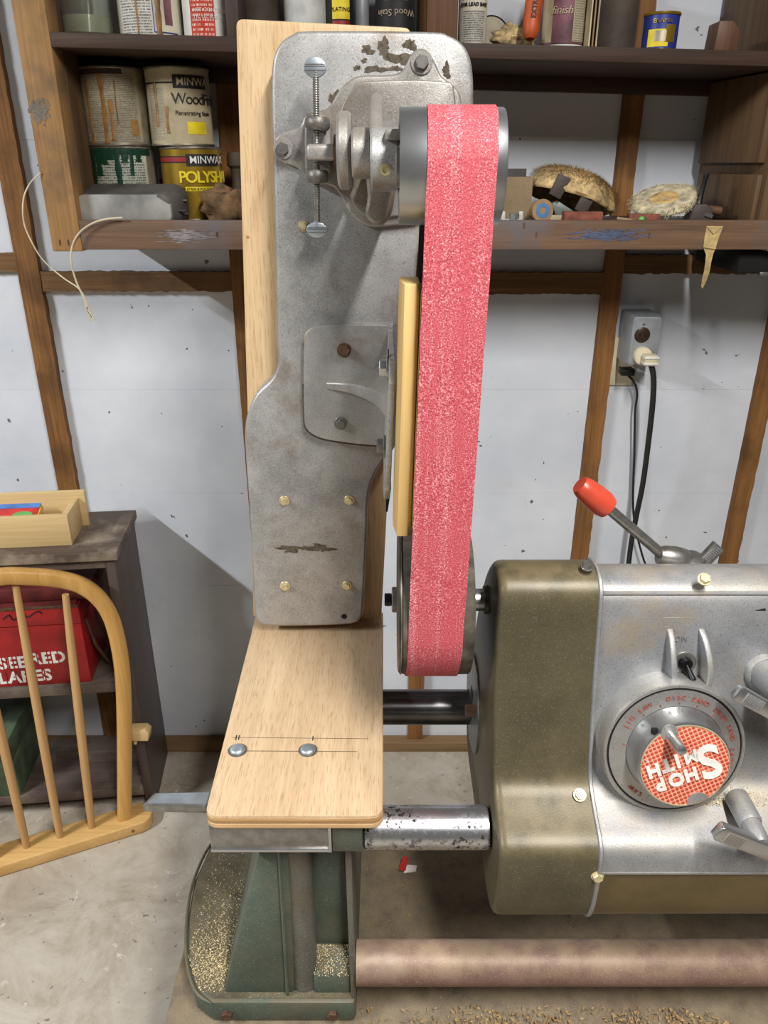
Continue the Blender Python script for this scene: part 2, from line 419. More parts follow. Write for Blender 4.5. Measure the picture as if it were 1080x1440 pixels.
# red knurled badge
q = NT('badge_red', 0.45, 0, 0.5)
mp = q.co((1, 1, 1), rnd=False); r1 = q.n('ShaderNodeMapping'); r1.inputs['Rotation'].default_value = (0, math.radians(26), 0); q.l(mp, r1.inputs[0])
wv = []
for d in ('X', 'Z'):
    k = q.n('ShaderNodeTexWave', wave_type='BANDS', bands_direction=d, wave_profile='SIN'); k.inputs['Scale'].default_value = 75; k.inputs['Distortion'].default_value = 0; q.l(r1.outputs[0], k.inputs[0]); wv.append(k.outputs['Fac'])
kk = q.math('MULTIPLY', wv[0], wv[1]); q.out(q.ramp(kk, [(0.0, (236, 176, 140)), (0.10, (214, 96, 76)), (0.5, (188, 70, 58))])); q.bump(kk, 0.5, 0.001)
def print_mat(name, bg, ink, rows, cols, amt=0.8, thr=0.44):
    q = NT(name, 0.55, 0, 0.3)
    tc = q.n('ShaderNodeTexCoord'); x = q.n('ShaderNodeSeparateXYZ'); q.l(tc.outputs['UV'], x.inputs[0])
    vr = q.math('MULTIPLY', x.outputs['Y'], float(rows)); fr = q.math('FRACT', vr); fl = q.math('FLOOR', vr)
    row = q.math('MULTIPLY', q.math('GREATER_THAN', fr, 0.22), q.math('LESS_THAN', fr, 0.72))
    cb = q.n('ShaderNodeCombineXYZ'); q.l(q.math('MULTIPLY', x.outputs['X'], float(cols)), cb.inputs[0]); q.l(q.math('MULTIPLY', fl, 7.31), cb.inputs[1])
    nz = q.noise(1.0, 2, cb.outputs[0]); word = q.step(nz, thr, thr + 0.03)
    lm = q.math('MULTIPLY', q.math('GREATER_THAN', x.outputs['X'], 0.05), q.math('LESS_THAN', x.outputs['X'], 0.95))
    m = q.math('MULTIPLY', q.math('MULTIPLY', row, word), q.math('MULTIPLY', lm, amt))
    st = q.noise(18, 5); bgc = q.ramp(st, [(0.35, tuple(k * .84 for k in bg)), (0.65, bg)])
    q.out(q.mix(m, bgc, ink))
print_mat('print_cream', (182, 172, 146), (84, 78, 70), 38, 60, 0.7); print_mat('print_white', (222, 218, 206), (66, 64, 62), 34, 48)
print_mat('print_red', (212, 66, 40), (250, 226, 214), 22, 30, 0.85, 0.50); print_mat('print_green', (210, 214, 198), (60, 66, 58), 24, 48); print_mat('print_bottle', (200, 196, 184), (60, 58, 58), 14, 34)

# ================================================================== the room
YW = 1.635            # face of the painted sheathing
XL, XR, YB, ZC = -2.6, 2.2, -2.4, 2.5
def struct(name, m, mat, bevel=0.0, parent=None):
    o = obj(name, m, mat, parent, bevel)
    if parent is None: tag(o, kind='structure')
    return o
struct('floor', MB().box2(XL, XR, YB, YW + .1, -.06, 0), 'concrete')
struct('ceiling', MB().box2(XL, XR, YB, YW + .1, ZC, ZC + .06), 'room_white')
struct('wall_left', MB().box2(XL - .06, XL, YB, YW + .1, 0, ZC), 'room_white')
struct('wall_right', MB().box2(XR, XR + .06, YB, YW + .1, 0, ZC), 'room_white')
struct('wall_rear', MB().box2(XL, XR, YB - .06, YB, 0, ZC), 'room_white')
wall = struct('wall_back', MB().box2(XL, XR, YW + .02, YW + .09, 0, ZC), 'room_white')
zz = 0.0; k = 0
while zz < ZC - .01:                       # painted sheathing boards, one by one
    h = 0.2445
    obj('sheathing_board', MB().box2(XL, XR, YW + random.uniform(0, .0005), YW + .02, zz + .0001, min(zz + h - .0001, ZC)), 'wall_white', wall, bevel=.0003, seg=1)
    zz += h; k += 1
def stud(x, wd, z0, z1, jag=0.0014):
    n = 150; L = []; R = []
    for i in range(n + 1):
        z = z0 + (z1 - z0) * i / n
        L.append(Vector((x - wd / 2 + random.uniform(-.2, .6) * jag * .5, 1.618, z)))
        R.append(Vector((x + wd / 2 + random.uniform(-1, .6) * jag, 1.618, z)))
    return MB().prism(L + R[::-1], (0, .018, 0))
for x, wd in ((-1.16, .04), (-.721, .044), (-.289, .044), (.083, .04), (.466, .038), (.822, .038), (1.2, .04)):
    obj('stud', stud(x, wd, 0.03, ZC), 'stud', wall)
def blocking(x0, x1, z0, z1):
    n = 40; B = []; T = []
    for i in range(n + 1):
        x = x0 + (x1 - x0) * i / n
        B.append(Vector((x, 1.620, z0 + random.uniform(-.5, .5) * .0035))); T.append(Vector((x, 1.620, z1 + random.uniform(-.5, .5) * .0025)))
    return MB().prism(B + T[::-1], (0, .016, 0))
for a in ((-.699, -.311, 1.187, 1.226), (-1.14, -.743, 1.226, 1.262), (-.267, .063, 1.187, 1.226), (.103, .447, 1.182, 1.224), (.485, .803, 1.222, 1.258), (.841, 1.18, 1.19, 1.228)):
    obj('blocking', blocking(*a), 'stud_h', wall)
struct('baseboard_back', MB().box2(XL, XR, 1.602, 1.634, 0, .03), 'sill_wood', .002)

# ================================================================== low bench under the machine
BZ = .467
b = thing('low_bench', (.3, .66, 0), 'low sawdust-covered brown bench carrying the green machine base', 'bench')
obj('bench_board', MB().box2(-.268, 1.1, .40, .872, BZ - .035, BZ), 'bench_top', b, .003)
for x in (-.22, 1.05):
    for y in (.44, .83): obj('leg', MB().box2(x - .03, x + .03, y - .03, y + .03, 0, BZ - .035), 'shelf_dark', b, .003)

# ================================================================== green base casting
def bolt(parent, p, axis, r, h, mat, washer=1.5, wmat=None, name='bolt'):
    p = Vector(p); a = Vector(axis).normalized()
    m = MB(); m.hexp(p, p + a * h, r, random.uniform(0, 1))
    o = obj(name, m, mat, parent, 0)
    if washer:
        obj('washer', MB().cyl(p - a * .0005, p + a * h * .25, r * washer, n=20, ch=h * .06), wmat or mat, o)
    return o
t = thing('machine_base', (-.14, .72, BZ), 'green painted cast pedestal dusted with sawdust under the oak platform', 'machine base')
foot = [(-.208, .600), (-.034, .600), (-.034, .870), (-.235, .870), (-.258, .835), (-.268, .775), (-.264, .715), (-.250, .655), (-.230, .615)]
obj('foot', MB().prism([(x, y, BZ) for x, y in foot], (0, 0, .036)), 'green_paint', t, .006)
fc = Vector((-.15, .73, 0))
obj('dust_layer', MB().prism([fc + (Vector((x, y, 0)) - fc) * .955 + Vector((0, 0, BZ + .0358)) for x, y in foot], (0, 0, .0012)), 'foot_dust', t)
rim = [Vector((x, y, BZ + .036)) for x, y in foot[3:] + foot[:1]]
obj('foot_rim', MB().tube(cr(rim, 4, False), [.0022] * (4 * (len(rim) - 1) - 1) + [.0015, .0006], 8), 'green_paint', t)
zt = .748
def ringz(z, x0, x1, y0, y1): return [Vector((x0, y0, z)), Vector((x1, y0, z)), Vector((x1, y1, z)), Vector((x0, y1, z))]
zb = BZ + .034
# left facet of the pedestal, tapering upward
m = MB(); m.rings([ringz(zb, -.196, -.108, .612, .84), ringz(.60, -.172, -.106, .617, .83), ringz(zt, -.134, -.104, .626, .81)])
obj('pedestal', m, 'green_paint', t, .005)
m = MB(); m.rings([ringz(zb, -.088, -.040, .640, .84), ringz(zt, -.086, -.046, .648, .81)])
obj('pedestal_panel', m, 'green_paint', t, .003)
m = MB(); m.rings([[Vector((-.086, .612, zb)), Vector((-.040, .612, zb)), Vector((-.040, .645, zb)), Vector((-.086, .645, zb))],
                   [Vector((-.086, .616, .53)), Vector((-.040, .616, .53)), Vector((-.040, .645, .53)), Vector((-.086, .645, .53))],
                   [Vector((-.086, .638, .552)), Vector((-.040, .638, .552)), Vector((-.040, .645, .552)), Vector((-.086, .645, .552))]])
obj('sloped_ledge', m, 'green_paint', t, .003)
m = MB(); m.rings([[Vector((-.098 + .016 * math.cos(a), yc - .012 * math.sin(a) - .0, z)) for a in [PI * i / 10 for i in range(11)]] + [Vector((-.114, .70, z)), Vector((-.082, .70, z))] for z, yc in ((zb, .624), (zt, .636))])
obj('round_rib', m, 'green_worn', t)
obj('side_flange', MB().rings([ringz(zb, -.040, -.034, .606, .86), ringz(zt, -.044, -.036, .624, .82)]), 'green_worn', t, .0015)
obj('seam_strip', MB().tube([(-.117, .6095, zb), (-.1165, .6145, .60), (-.116, .622, zt)], .0022, 6), 'green_paint', t)
obj('top_plate', MB().box2(-.150, -.036, .625, .84, zt - .004, zt + .008), 'green_paint', t, .003)
for x in (-.190, -.062): bolt(t, (x, .600, BZ + .016), (0, -1, 0), .007, .005, 'rusty_bolt', 0, name='bolt')

# carriage arm, clamp block and lever under the oak platform
t = thing('table_mount_arm', (-.12, .66, zt), 'grey metal mounting bar under the front edge of the oak platform', 'mounting bar')
m = MB(); m.box2(-.184, -.056, .598, .70, .7555, .7905)
obj('bar', m, 'steel_dull', t, .002)
obj('lip', MB().prism([(-.184, .5965, .7555), (-.056, .5965, .7555), (-.056, .5965, .7585), (-.184, .5965, .7585)], (0, .003, 0)), 'steel', t)
obj('end_lip', MB().box2(-.0585, -.0555, .5962, .6, .7555, .7905), 'steel', t)
obj('clamp_block', MB().box2(-.0553, -.0225, .60, .72, .7515, .7905), 'green_paint', t, .002)
t = thing('locking_lever', (-.21, .65, .76), 'flat chrome locking lever sticking out left of the oak platform', 'lever')
lv = [Vector((-.262, .634, .784)), Vector((-.246, .640, .7855)), Vector((-.17, .640, .7855))]
m = MB(); m.prism([(-.263, .632, .776), (-.186, .630, .776), (-.186, .652, .776), (-.255, .650, .776)], (0, 0, .010))
obj('lever_arm', m, 'steel_dull', t, .001)
obj('polished_face', MB().prism([(-.258, .634, .7862), (-.188, .633, .7862), (-.188, .650, .7862), (-.252, .648, .7862)], (0, 0, .0008)), 'zinc', t)
obj('pivot', MB().box2(-.186, -.1845, .632, .650, .766, .784), 'steel_dull', t)

# ================================================================== way tubes
ZT = .762; RT = .0232
def tube(y, mat, x0, x1, label):
    m = MB(); m.lathe([(RT - .003, 0), (RT, .002), (RT, x1 - x0 - .002), (RT - .003, x1 - x0)], (x0, y, ZT), (1, 0, 0), 40)
    o = obj('way_tube', m, mat); tag(o, label, 'tube', 'steel way tubes'); return o
tube(.624, 'tube_steel', -.0222, .1145, 'polished front steel tube between the oak platform and olive motor housing')
tube(.829, 'tube_dark', -.0335, .1145, 'dark rear steel tube running below the sanding wheel')
m = MB(); m.lathe([(.0255, 0), (.0255, .9)], (-.0335, .628, .5365), (1, 0, 0), 40)
tag(obj('bench_pipe', m, 'rust_pipe'), 'rusty brown pipe running along the bench in front of the machine', 'pipe')

# ================================================================== headstock
hs = thing('headstock', (.30, .74, .68), 'olive and bare aluminium motor headstock with a red speed dial', 'machine headstock')
prof = [(.562, .765), (.5635, .785), (.572, .797), (.590, .805), (.606, .8125), (.624, .824), (.636, .852), (.653, .92), (.664, .985), (.669, 1.016), (.675, 1.032), (.687, 1.0405), (.706, 1.0435), (.735, 1.033),
        (.775, .994), (.812, .935), (.845, .86), (.868, .80), (.876, .765), (.868, .71), (.845, .682), (.80, .672), (.64, .669), (.60, .672), (.578, .684), (.567, .705), (.563, .735)]
def prof_ring(pr, X, d):
    cy, cz = .74, .85; out = []
    n = len(pr)
    for i in range(n):
        a = Vector(pr[i - 1]); b_ = Vector(pr[(i + 1) % n]); tg = (b_ - a).normalized(); nr = Vector((tg.y, -tg.x))   # normal
        p = Vector(pr[i])
        if nr.dot(p - Vector((cy, cz))) < 0: nr = -nr
        p = p - nr * d
        out.append(Vector((X, p.x, p.y)))
    return out
P2 = [(p.x, p.y) for p in cr([Vector((a, b_, 0)) for a, b_ in prof], 3)]
X0 = .1155
m = MB(); m.rings([prof_ring(P2, X0, .0095), prof_ring(P2, X0 + .0008, .0055), prof_ring(P2, X0 + .003, .0022), prof_ring(P2, X0 + .006, .0006), prof_ring(P2, X0 + .010, 0), prof_ring(P2, .2165, 0)])
obj('end_cover', m, 'olive_paint', hs, sharp=50)
m = MB(); m.rings([prof_ring(P2, .2165, -.0005), prof_ring(P2, .2175, -.0022), prof_ring(P2, .2200, -.0022), prof_ring(P2, .2212, -.0006)])
obj('seam_bead', m, 'headstock_alu', hs, sharp=50)
top = [q_ for q_ in P2 if q_[1] >= .7649]
k0 = min(range(len(top)), key=lambda i: top[i][0] + (0 if abs(top[i][1] - .765) < .004 else 9))
top = top[k0:] + top[:k0]
low = [q_ for q_ in P2 if q_[1] <= .7651]
top = sorted(top, key=lambda q_: math.atan2(q_[1] - .78, q_[0] - .74)); low = sorted(low, key=lambda q_: math.atan2(q_[1] - .75, q_[0] - .74))
low = [q_ for q_ in P2 if q_[1] <= .7651]
def loopify(sel):                       # keep profile order, starting right after the gap
    idx = [i for i, q_ in enumerate(P2) if sel(q_)]
    s = next(i for i in idx if (i - 1) % len(P2) not in idx)
    out = []
    i = s
    while i % len(P2) in idx and len(out) < len(idx): out.append(P2[i % len(P2)]); i += 1
    return out
top = loopify(lambda q_: q_[1] >= .7648); low = loopify(lambda q_: q_[1] <= .7652)
XE = .56
topi = [(a, b_ - max(0, min(.005, (b_ - .99) * .12))) for a, b_ in top]
obj('front_panel', MB().rings([[Vector((x, a, b_)) for a, b_ in topi] for x in (.2212, XE)]), 'headstock_alu', hs, sharp=50)
lowi = [(a + (.002 if a < .74 else -.002), b_) for a, b_ in low]
obj('belly_pan', MB().rings([[Vector((x, a, b_ - .0012)) for a, b_ in lowi] for x in (.2212, XE)]), 'pan_brown', hs, .0015, sharp=50)
obj('pan_edge', MB().box2(.2212, XE, .5612, .5655, .7635, .7655), 'headstock_alu', hs)
obj('top_ridge', MB().tube([(.2212, .6745, 1.0270), (XE, .6745, 1.0270)], .0024, 8), 'headstock_alu', hs)
FN = Vector((0, -.9823, .187)).normalized(); FP0 = Vector((0, .637, .842))
F1 = Vector((1, 0, 0)); F2 = FN.cross(F1).normalized(); F2 = F2 if F2.z > 0 else -F2
def FF(px, py, off=0.0): return WP(px, py, FP0 + FN * off, FN)
for px, py, Y, ax, mt in ((826, 797, .690, (0, -.3, 1), 'steel_dull'), (815, 1118, .613, (0, -.5, .6), 'brass_screw'), (840, 1231, .563, (0, -1, 0), 'brass_screw'), (990, 815, .672, (0, -.6, .8), 'brass_screw')):
    bolt(hs, W(px, py, Y), ax, .0055, .005, mt, 1.25, name='screw')
# spindle and its collar on the end face
SY, SZ = .745, .9775  # these and the wheel, belt, pulley, platen numbers are scaled about the camera
m = MB(); m.lathe([(.0168, 0), (.0158, .007), (.0128, .0072)], (X0 + .003, SY, SZ), (-1, 0, 0), 28)
obj('spindle_collar', m, 'olive_dark', hs)
obj('spindle', MB().cyl((.122, SY, SZ), (.0945, SY, SZ), .0127, n=28, ch=.001), 'steel', hs)
pl = obj('quill_plate', MB().cyl((X0 + .004, .800, .793), (X0 - .0025, .800, .793), .064, n=48, ch=.001), 'steel_dull', hs)
obj('plate_slot', MB().box2(X0 - .0032, X0 - .002, .795, .812, .765, .81), 'black_void', pl, .0005)
bolt(hs, (X0 - .002, .765, .807), (-1, 0, 0), .0085, .013, 'rusty_bolt', 0)
# switch with its two guard fins
for px in (944, 984):
    s = -1 if px < 960 else 1
    pts = []
    for i in range(13):
        f = i / 12
        c = FF(px + s * 3 * math.sin(PI * f) + s * 2, 884 + 92 * f)
        hgt = .0225 * (math.sin(PI * min(1, f * 1.02)) ** .55) * (.65 + .35 * f)
        pts.append((c, hgt))
    L = [c + FN * -.002 for c, h_ in pts] + [c + FN * (h_ + .001) for c, h_ in reversed(pts)]
    m = MB(); m.rings([[p + Vector((-.003, 0, 0)) for p in L], [p + Vector((.003, 0, 0)) for p in L]])
    obj('guard_fin', m, 'headstock_alu', hs, .0012, sharp=50)
c = FF(962, 932)
sw = obj('toggle_switch', MB().lathe([(.0125, -.003), (.0125, .0008), (.0115, .0014), (.008, .0014)], c, FN, 28), 'steel_dull', hs)
obj('bushing', MB().lathe([(.0072, 0), (.0072, .005), (.0052, .0075), (.004, .0075)], c, FN, 20), 'black_steel', sw)
obj('toggle', MB().cyl(c + FN * .006, c + FN * .017 + F1 * .004 - F2 * .012, .0024, .0036, 14, .0008), 'black_steel', sw)
c = FF(957, 898)
lettering('ON', .0085, lambda x, y, z: c + F1 * x + F2 * y + FN * (.0004 + z), 'headstock_alu', hs, .0005, spacing=1.2)
fr = [FF(930, 872), FF(934, 868), FF(975, 868), FF(980, 872), FF(980, 880)]
obj('cast_outline', MB().tube([FF(931, 884)] + fr, .0007, 6), 'headstock_alu', hs)
obj('black_scribble', MB().prism([FF(1062, 858, .0003), FF(1076, 855, .0003), FF(1079, 868, .0003), FF(1066, 866, .0003)], FN * .0003), 'ink_black', hs)
# speed dial
plain('dial_red', (150, 72, 58), .6, 0, .3, 200)
DC = W(949, 1056, .612)
def D3(u, v, w_): return DC + F1 * u + F2 * v + FN * w_
dial = obj('speed_dial', MB().lathe([(.073, -.035), (.073, -.004), (.0715, -.001), (.0690, -.001), (.0680, -.003), (.030, -.003)], DC, FN, 72), 'dial_alu', hs)
m = MB(); m.lathe([(.0665, -.0032), (.0665, -.0012), (.050, .0), (.049, -.0032)], DC, FN, 72)
obj('dial_ring', m, 'dial_alu', dial)
obj('dial_groove', MB().lathe([(.0684, -.0028), (.0684, -.0021), (.0668, -.0021), (.0668, -.0028)], DC, FN, 72), 'black_void', dial)
obj('dial_knob', MB().lathe([(.050, -.003), (.0492, .003), (.0462, .024), (.0452, .0265), (.0438, .027), (.040, .027)], DC, FN, 72), 'pulley_steel', dial)
obj('badge', MB().lathe([(.0436, .0262), (.0436, .0274), (.0425, .0276), (.0001, .0276)], DC, FN, 64), 'badge_red', dial)
obj('badge_edge', MB().lathe([(.0440, .0268), (.0440, .0281), (.0429, .0281), (.0429, .0268)], DC, FN, 64, False, False), 'label_cream', dial)
# grey notch at the rim and crank peg
m = MB(); n_ = []
ca, sa = math.cos(math.radians(-68)), math.sin(math.radians(-68))
for i in range(13):
    a = PI * i / 12; u = .011 * math.cos(a); v = .0105 * math.sin(a)
    r_ = .0425 - v; n_.append(D3(ca * r_ - sa * u, sa * r_ + ca * u, .0277))
obj('badge_notch', MB().prism(n_, FN * .0008), 'dial_alu', dial)
pk = D3(-.0165, .031, .027)
obj('peg_pad', MB().cyl(D3(-.0185, .036, .0268), D3(-.0185, .036, .0283), .0085, n=20), 'dial_alu', dial)
obj('crank_peg', MB().lathe([(.0064, -.004), (.0060, .003), (.0055, .022), (.0046, .0255), (.0025, .0265)], pk, (FN + F1 * .05).normalized(), 20), 'steel', dial)
obj('pointer_mark', MB().box(D3(-.032, .036, .0245), (.0055, .004, .0055)), 'black_void', dial)
rt = math.radians(200); cr_, sr_ = math.cos(rt), math.sin(rt)
def badge_map(ox, oy):
    return lambda x, y, z: D3(ox + cr_ * x - sr_ * y, oy + sr_ * x + cr_ * y, .0284 + z)
for ch, x, y, s_, bo_ in (('S', .0222, .0070, .050, .0012), ('H', .0062, -.0085, .0185, .0008), ('O', -.0080, -.0140, .0185, .0008), ('P', -.0228, -.0195, .0185, .0008),
                     ('M', .0040, .0110, .0185, .0004), ('I', -.0085, .0060, .0185, .0008), ('T', -.0185, .0015, .0185, .0008), ('H', -.0310, -.0045, .0185, .0008)):
    lettering(ch, s_, badge_map(x, y), 'white_paint', dial, .0007, bold=bo_)
lettering('R', .005, badge_map(-.038, .006), 'white_paint', dial, .0003)
def arc_text(s_, a0, r_, size, step):
    for i, ch in enumerate(s_):
        if ch == ' ': continue
        a = math.radians(a0 - step * i)
        f = lambda x, y, z, a=a: D3((r_ + y) * math.cos(a) + x * math.sin(a), (r_ + y) * math.sin(a) - x * math.cos(a), .0 + z)
        lettering(ch, size, f, 'dial_red', dial, .0003)
arc_text('JIG SAW', 152, .0585, .0068, 5.2); arc_text('DISC SAND', 101, .0585, .0068, 4.9); arc_text('DRUM SAND', 51, .0585, .0064, 4.7); arc_text('LATHE', 1, .0585, .0064, 5.2); arc_text('SAW', 238, .0585, .0064, 6)
arc_text('5  1  3  F  4  6  4', 172, .0528, .0040, 6.8)
# webs above the dial
for px in (952, 962, 974):
    a = FF(px, 960); b_ = FF(px + (px - 962) * .3, 984)
    obj('cast_web', MB().rings([[a + F1 * s_ * .0008 for s_ in (-1, 1)] + [a + FN * .003 + F1 * .0005], [b_ + F1 * s_ * .003 for s_ in (-1, 1)] + [b_ + FN * .022]]), 'headstock_alu', hs)
# locking levers at the right
def lock_lever(bc, axis, rb, p_tip, p_end, wd, lb=.026):
    l_ = obj('lock_lever', MB().lathe([(rb * 1.25, -.03), (rb * 1.25, .002), (rb * 1.1, .006), (rb, .006), (rb * .95, lb * .8), (rb * .7, lb)], bc, axis, 28), 'headstock_alu', hs)
    d = (Vector(p_end) - Vector(p_tip)); a = Vector(axis).normalized(); s_ = a.cross(d).normalized()
    m = MB(); p0 = Vector(p_tip); rr = []
    for f, k1, k2 in ((0, .8, .9), (.04, 1, 1), (.5, .95, 1.05), (1, 1, 1.1)):
        c_ = p0 + d * f
        rr.append([c_ + s_ * wd * k1 + a * .005 * k2, c_ - s_ * wd * k1 + a * .005 * k2, c_ - s_ * wd * k1 - a * .005 * k2, c_ + s_ * wd * k1 - a * .005 * k2])
    m.rings(rr); w_ = obj('wing', m, 'steel', l_, .0015)
    m = MB()
    for i in range(9):
        c_ = p0 + d * (.12 + .03 * i) + a * .0056
        m.box(c_, (.0012, .0012, .0012)); n_ = len(m.v); 
        for j in range(8):
            v = m.v[n_ - 8 + j] - c_
            m.v[n_ - 8 + j] = c_ + d.normalized() * v.x + s_ * v.y * wd * 1200 + a * v.z
    obj('grip_ridges', m, 'headstock_alu', l_)
lock_lever(FF(1075, 946), FN, .0165, W(1034, 972, .600), W(1125, 1022, .610), .008, .054)
lock_lever(W(1053, 1153, .576), (0, -1, -.02), .0095, W(1007, 1167, .547), W(1100, 1203, .549), .009, .030)
# feed lever on top
fl = obj('feed_lever', MB().lathe([(.016, -.02), (.016, .004), (.012, .010), (.005, .012)], W(972, 793, .748), (0, -.2, 1), 24), 'steel_dull', hs, label='metal feed lever with a red grip')
pb = W(936, 784, .748); pm = W(858, 717, .748); pe = W(816, 682, .748)
obj('rod', MB().cyl(pb, pm, .0058, n=16), 'steel_dull', fl)
dv = (pe - pm); L_ = dv.length
obj('grip', MB().lathe([(.006, 0), (.0125, .004), (.0145, .012), (.0142, L_ * .5), (.0125, L_ * .85), (.0112, L_ - .002), (.0095, L_ + .001), (.0001, L_ + .0016)], pm, dv, 28), 'grip_red', fl)
hb = W(962, 789, .748)
m = MB(); m.lathe([(.010, -.016), (.0125, -.012), (.0135, 0), (.012, .012), (.0095, .018)], W(948, 785, .748), (pb - hb), 20)
obj('socket', m, 'steel_dull', fl)
wa, wb = W(983, 794, .748), W(1012, 768, .748)
m = MB(); d_ = (wb - wa); s_ = Vector((d_.z, 0, -d_.x)).normalized()
m.rings([[wa + s_ * .009 + Vector((0, .004, 0)), wa - s_ * .006 + Vector((0, .004, 0)), wa - s_ * .006 - Vector((0, .004, 0)), wa + s_ * .009 - Vector((0, .004, 0))],
         [wb + s_ * .006 + Vector((0, .004, 0)), wb - s_ * .009 + Vector((0, .004, 0)), wb - s_ * .009 - Vector((0, .004, 0)), wb + s_ * .006 - Vector((0, .004, 0))]])
wg = obj('wing', m, 'steel_dull', fl, .0015)
m = MB()
for i in range(9):
    c_ = wa + d_ * (.25 + .08 * i) - Vector((0, .0042, 0)) - s_ * .001
    m.prism([c_ - s_ * .004, c_ + s_ * .004, c_ + s_ * .004 + d_.normalized() * .0012, c_ - s_ * .004 + d_.normalized() * .0012], (0, -.0006, 0))
obj('grip_ridges', m, 'headstock_alu', fl)

# ================================================================== oak stand
LEAN = math.radians(2.55)
st = thing('oak_stand', (-.095, .78, .79), 'L-shaped oak plywood stand holding the belt sander upright', 'stand')
ROT = Matrix.Rotation(LEAN, 3, 'Y')
zf = .81
def rc(pts, r, idx, n=6):              # round chosen corners of a flat outline
    out = []; N = len(pts)
    for i, p in enumerate(pts):
        p = Vector(p)
        if i in idx:
            a = (Vector(pts[i - 1]) - p).normalized(); b_ = (Vector(pts[(i + 1) % N]) - p).normalized()
            for j in range(n + 1):
                t_ = j / n; q0 = p + a * r; q2 = p + b_ * r
                out.append(q0 * (1 - t_) ** 2 + p * 2 * t_ * (1 - t_) + q2 * t_ * t_)
        else: out.append(p)
    return out
fb = rc([(-.1855, .594, zf - .0005), (-.0012, .594, zf - .0005), (-.0012, .991, zf - .0005), (-.1915, .991, zf - .0005)], .014, (0, 1))
flat = obj('platform_board', MB().prism([p - Vector((0, 0, .0185)) for p in fb], (0, 0, .0185)), 'oak_y', st, .0018)
for i, (zz, h_, mt) in enumerate(((.7935, .0042, 'ply_edge'), (.8000, .0022, 'ply_dark'), (.8030, .0035, 'ply_edge'))):
    ins = rc([(-.1857, .5936, zz), (-.0010, .5936, zz), (-.0010, .75, zz), (-.186, .75, zz)], .0142, (0, 1))
    obj('ply_layer', MB().prism(ins, (0, 0, h_)), mt, flat)
vb0 = Vector((-.0985, .981, zf)); hw = .0945
def VB(u, v, y): return vb0 + ROT @ Vector((u, 0, v)) + Vector((0, y - .981, 0))
hv = .752
outl = rc([Vector((-hw, 0, 0)), Vector((hw, 0, 0)), Vector((hw, 0, hv)), Vector((-hw, 0, hv))], .008, (2, 3))
vb = obj('upright_board', MB().prism([VB(p.x, p.z, .972) for p in outl], (0, .019, 0)), 'oak_v', st, .0015)
obj('edge_layer', MB().box(VB(0, hv + .0002, .9815), (hw * 2 - .02, .006, .0012), ROT), 'ply_edge', vb)
for px in (334, 433):
    c = WZ(px, 1055, zf)
    bo = obj('carriage_bolt', MB().lathe([(.0088, -.001), (.0088, .0016), (.0078, .003), (.005, .0042), (.0001, .0046)], c, (0, 0, 1), 24), 'zinc', st)
    obj('washer', MB().lathe([(.0108, -.001), (.0108, .0006), (.009, .0008)], c, (0, 0, 1), 28), 'steel_dull', bo)
for a, b_, w_ in (((326, 1037), (518, 1039), .0004), ((322, 1056), (502, 1057), .0006)):
    p, q_ = WZ(*a, zf), WZ(*b_, zf)
    obj('pencil_line', MB().prism([p, q_, q_ + Vector((0, w_, 0)), p + Vector((0, w_, 0))], (0, 0, .0001)), 'pencil', st)
for x, y in ((332, 1037), (336, 1037), (440, 1038)):
    p = WZ(x, y, zf); obj('pencil_tick', MB().box(p, (.0011, .008, .0002)), 'ink_black', st)
p_ = VB(-.088, .53, .9718)
obj('knot', MB().cyl(p_, p_ + Vector((0, .0006, 0)), .0018, n=10), 'drip_brown', vb)

# ================================================================== belt sander frame
YF = .930
sd = thing('belt_sander', (-.09, .93, .83), 'grey cast belt sander frame with steel idler pulley bolted to the oak stand', 'belt sander')
ol = [(385, 78), (396, 58), (413, 47), (436, 43), (600, 44), (630, 49), (650, 61), (661, 80), (665, 104), (666, 140), (665, 240), (648, 290), (610, 322), (590, 345), (584, 400), (574, 500), (563, 590), (555, 630),
      (538, 650), (524, 676), (518, 705), (516, 760), (511, 855), (508, 868), (496, 878), (440, 881), (380, 881), (366, 877), (359, 864), (355, 800), (350, 710), (345, 640), (344, 605), (349, 578), (361, 553), (380, 535), (389, 518), (391, 498), (389, 420), (386, 300), (382, 160), (382, 105)]
op = cr([W(x, y, YF) for x, y in ol], 3)
cst = obj('frame_casting', MB().prism(op, (0, .041, 0)), 'cast_grey', sd, .0055, 3, sharp=50)
def raised(pts, y0, y1, name, mat, parent, bev, k=3):
    pp = cr([W(x, y, y0) for x, y in pts], k)
    return obj(name, MB().prism(pp, (0, y1 - y0, 0)), mat, parent, bev, 3, sharp=50)
tp = [(384, 208), (388, 193), (400, 184), (422, 177), (430, 160), (460, 152), (476, 128), (492, 112), (508, 106), (548, 105), (566, 98), (576, 80), (586, 69), (600, 70), (611, 86), (622, 108), (640, 122), (650, 148), (650, 250), (604, 306), (548, 318), (515, 318), (492, 300), (470, 264), (440, 258), (428, 248), (418, 236), (400, 230), (388, 222)]
br = raised(tp, .921, .9305, 'idler_bracket', 'cast_bracket', sd, .003)
raised([(474, 180), (482, 146), (497, 122), (512, 114), (620, 114), (640, 136), (640, 250), (598, 292), (545, 306), (518, 306), (497, 288), (478, 240)], .915, .9215, 'bracket_plateau', 'cast_bracket', br, .0025)
raised([(430, 166), (445, 160), (462, 166), (466, 185), (466, 240), (458, 256), (440, 258), (430, 250), (428, 205)], .906, .9215, 'bracket_boss', 'cast_bracket', br, .003)
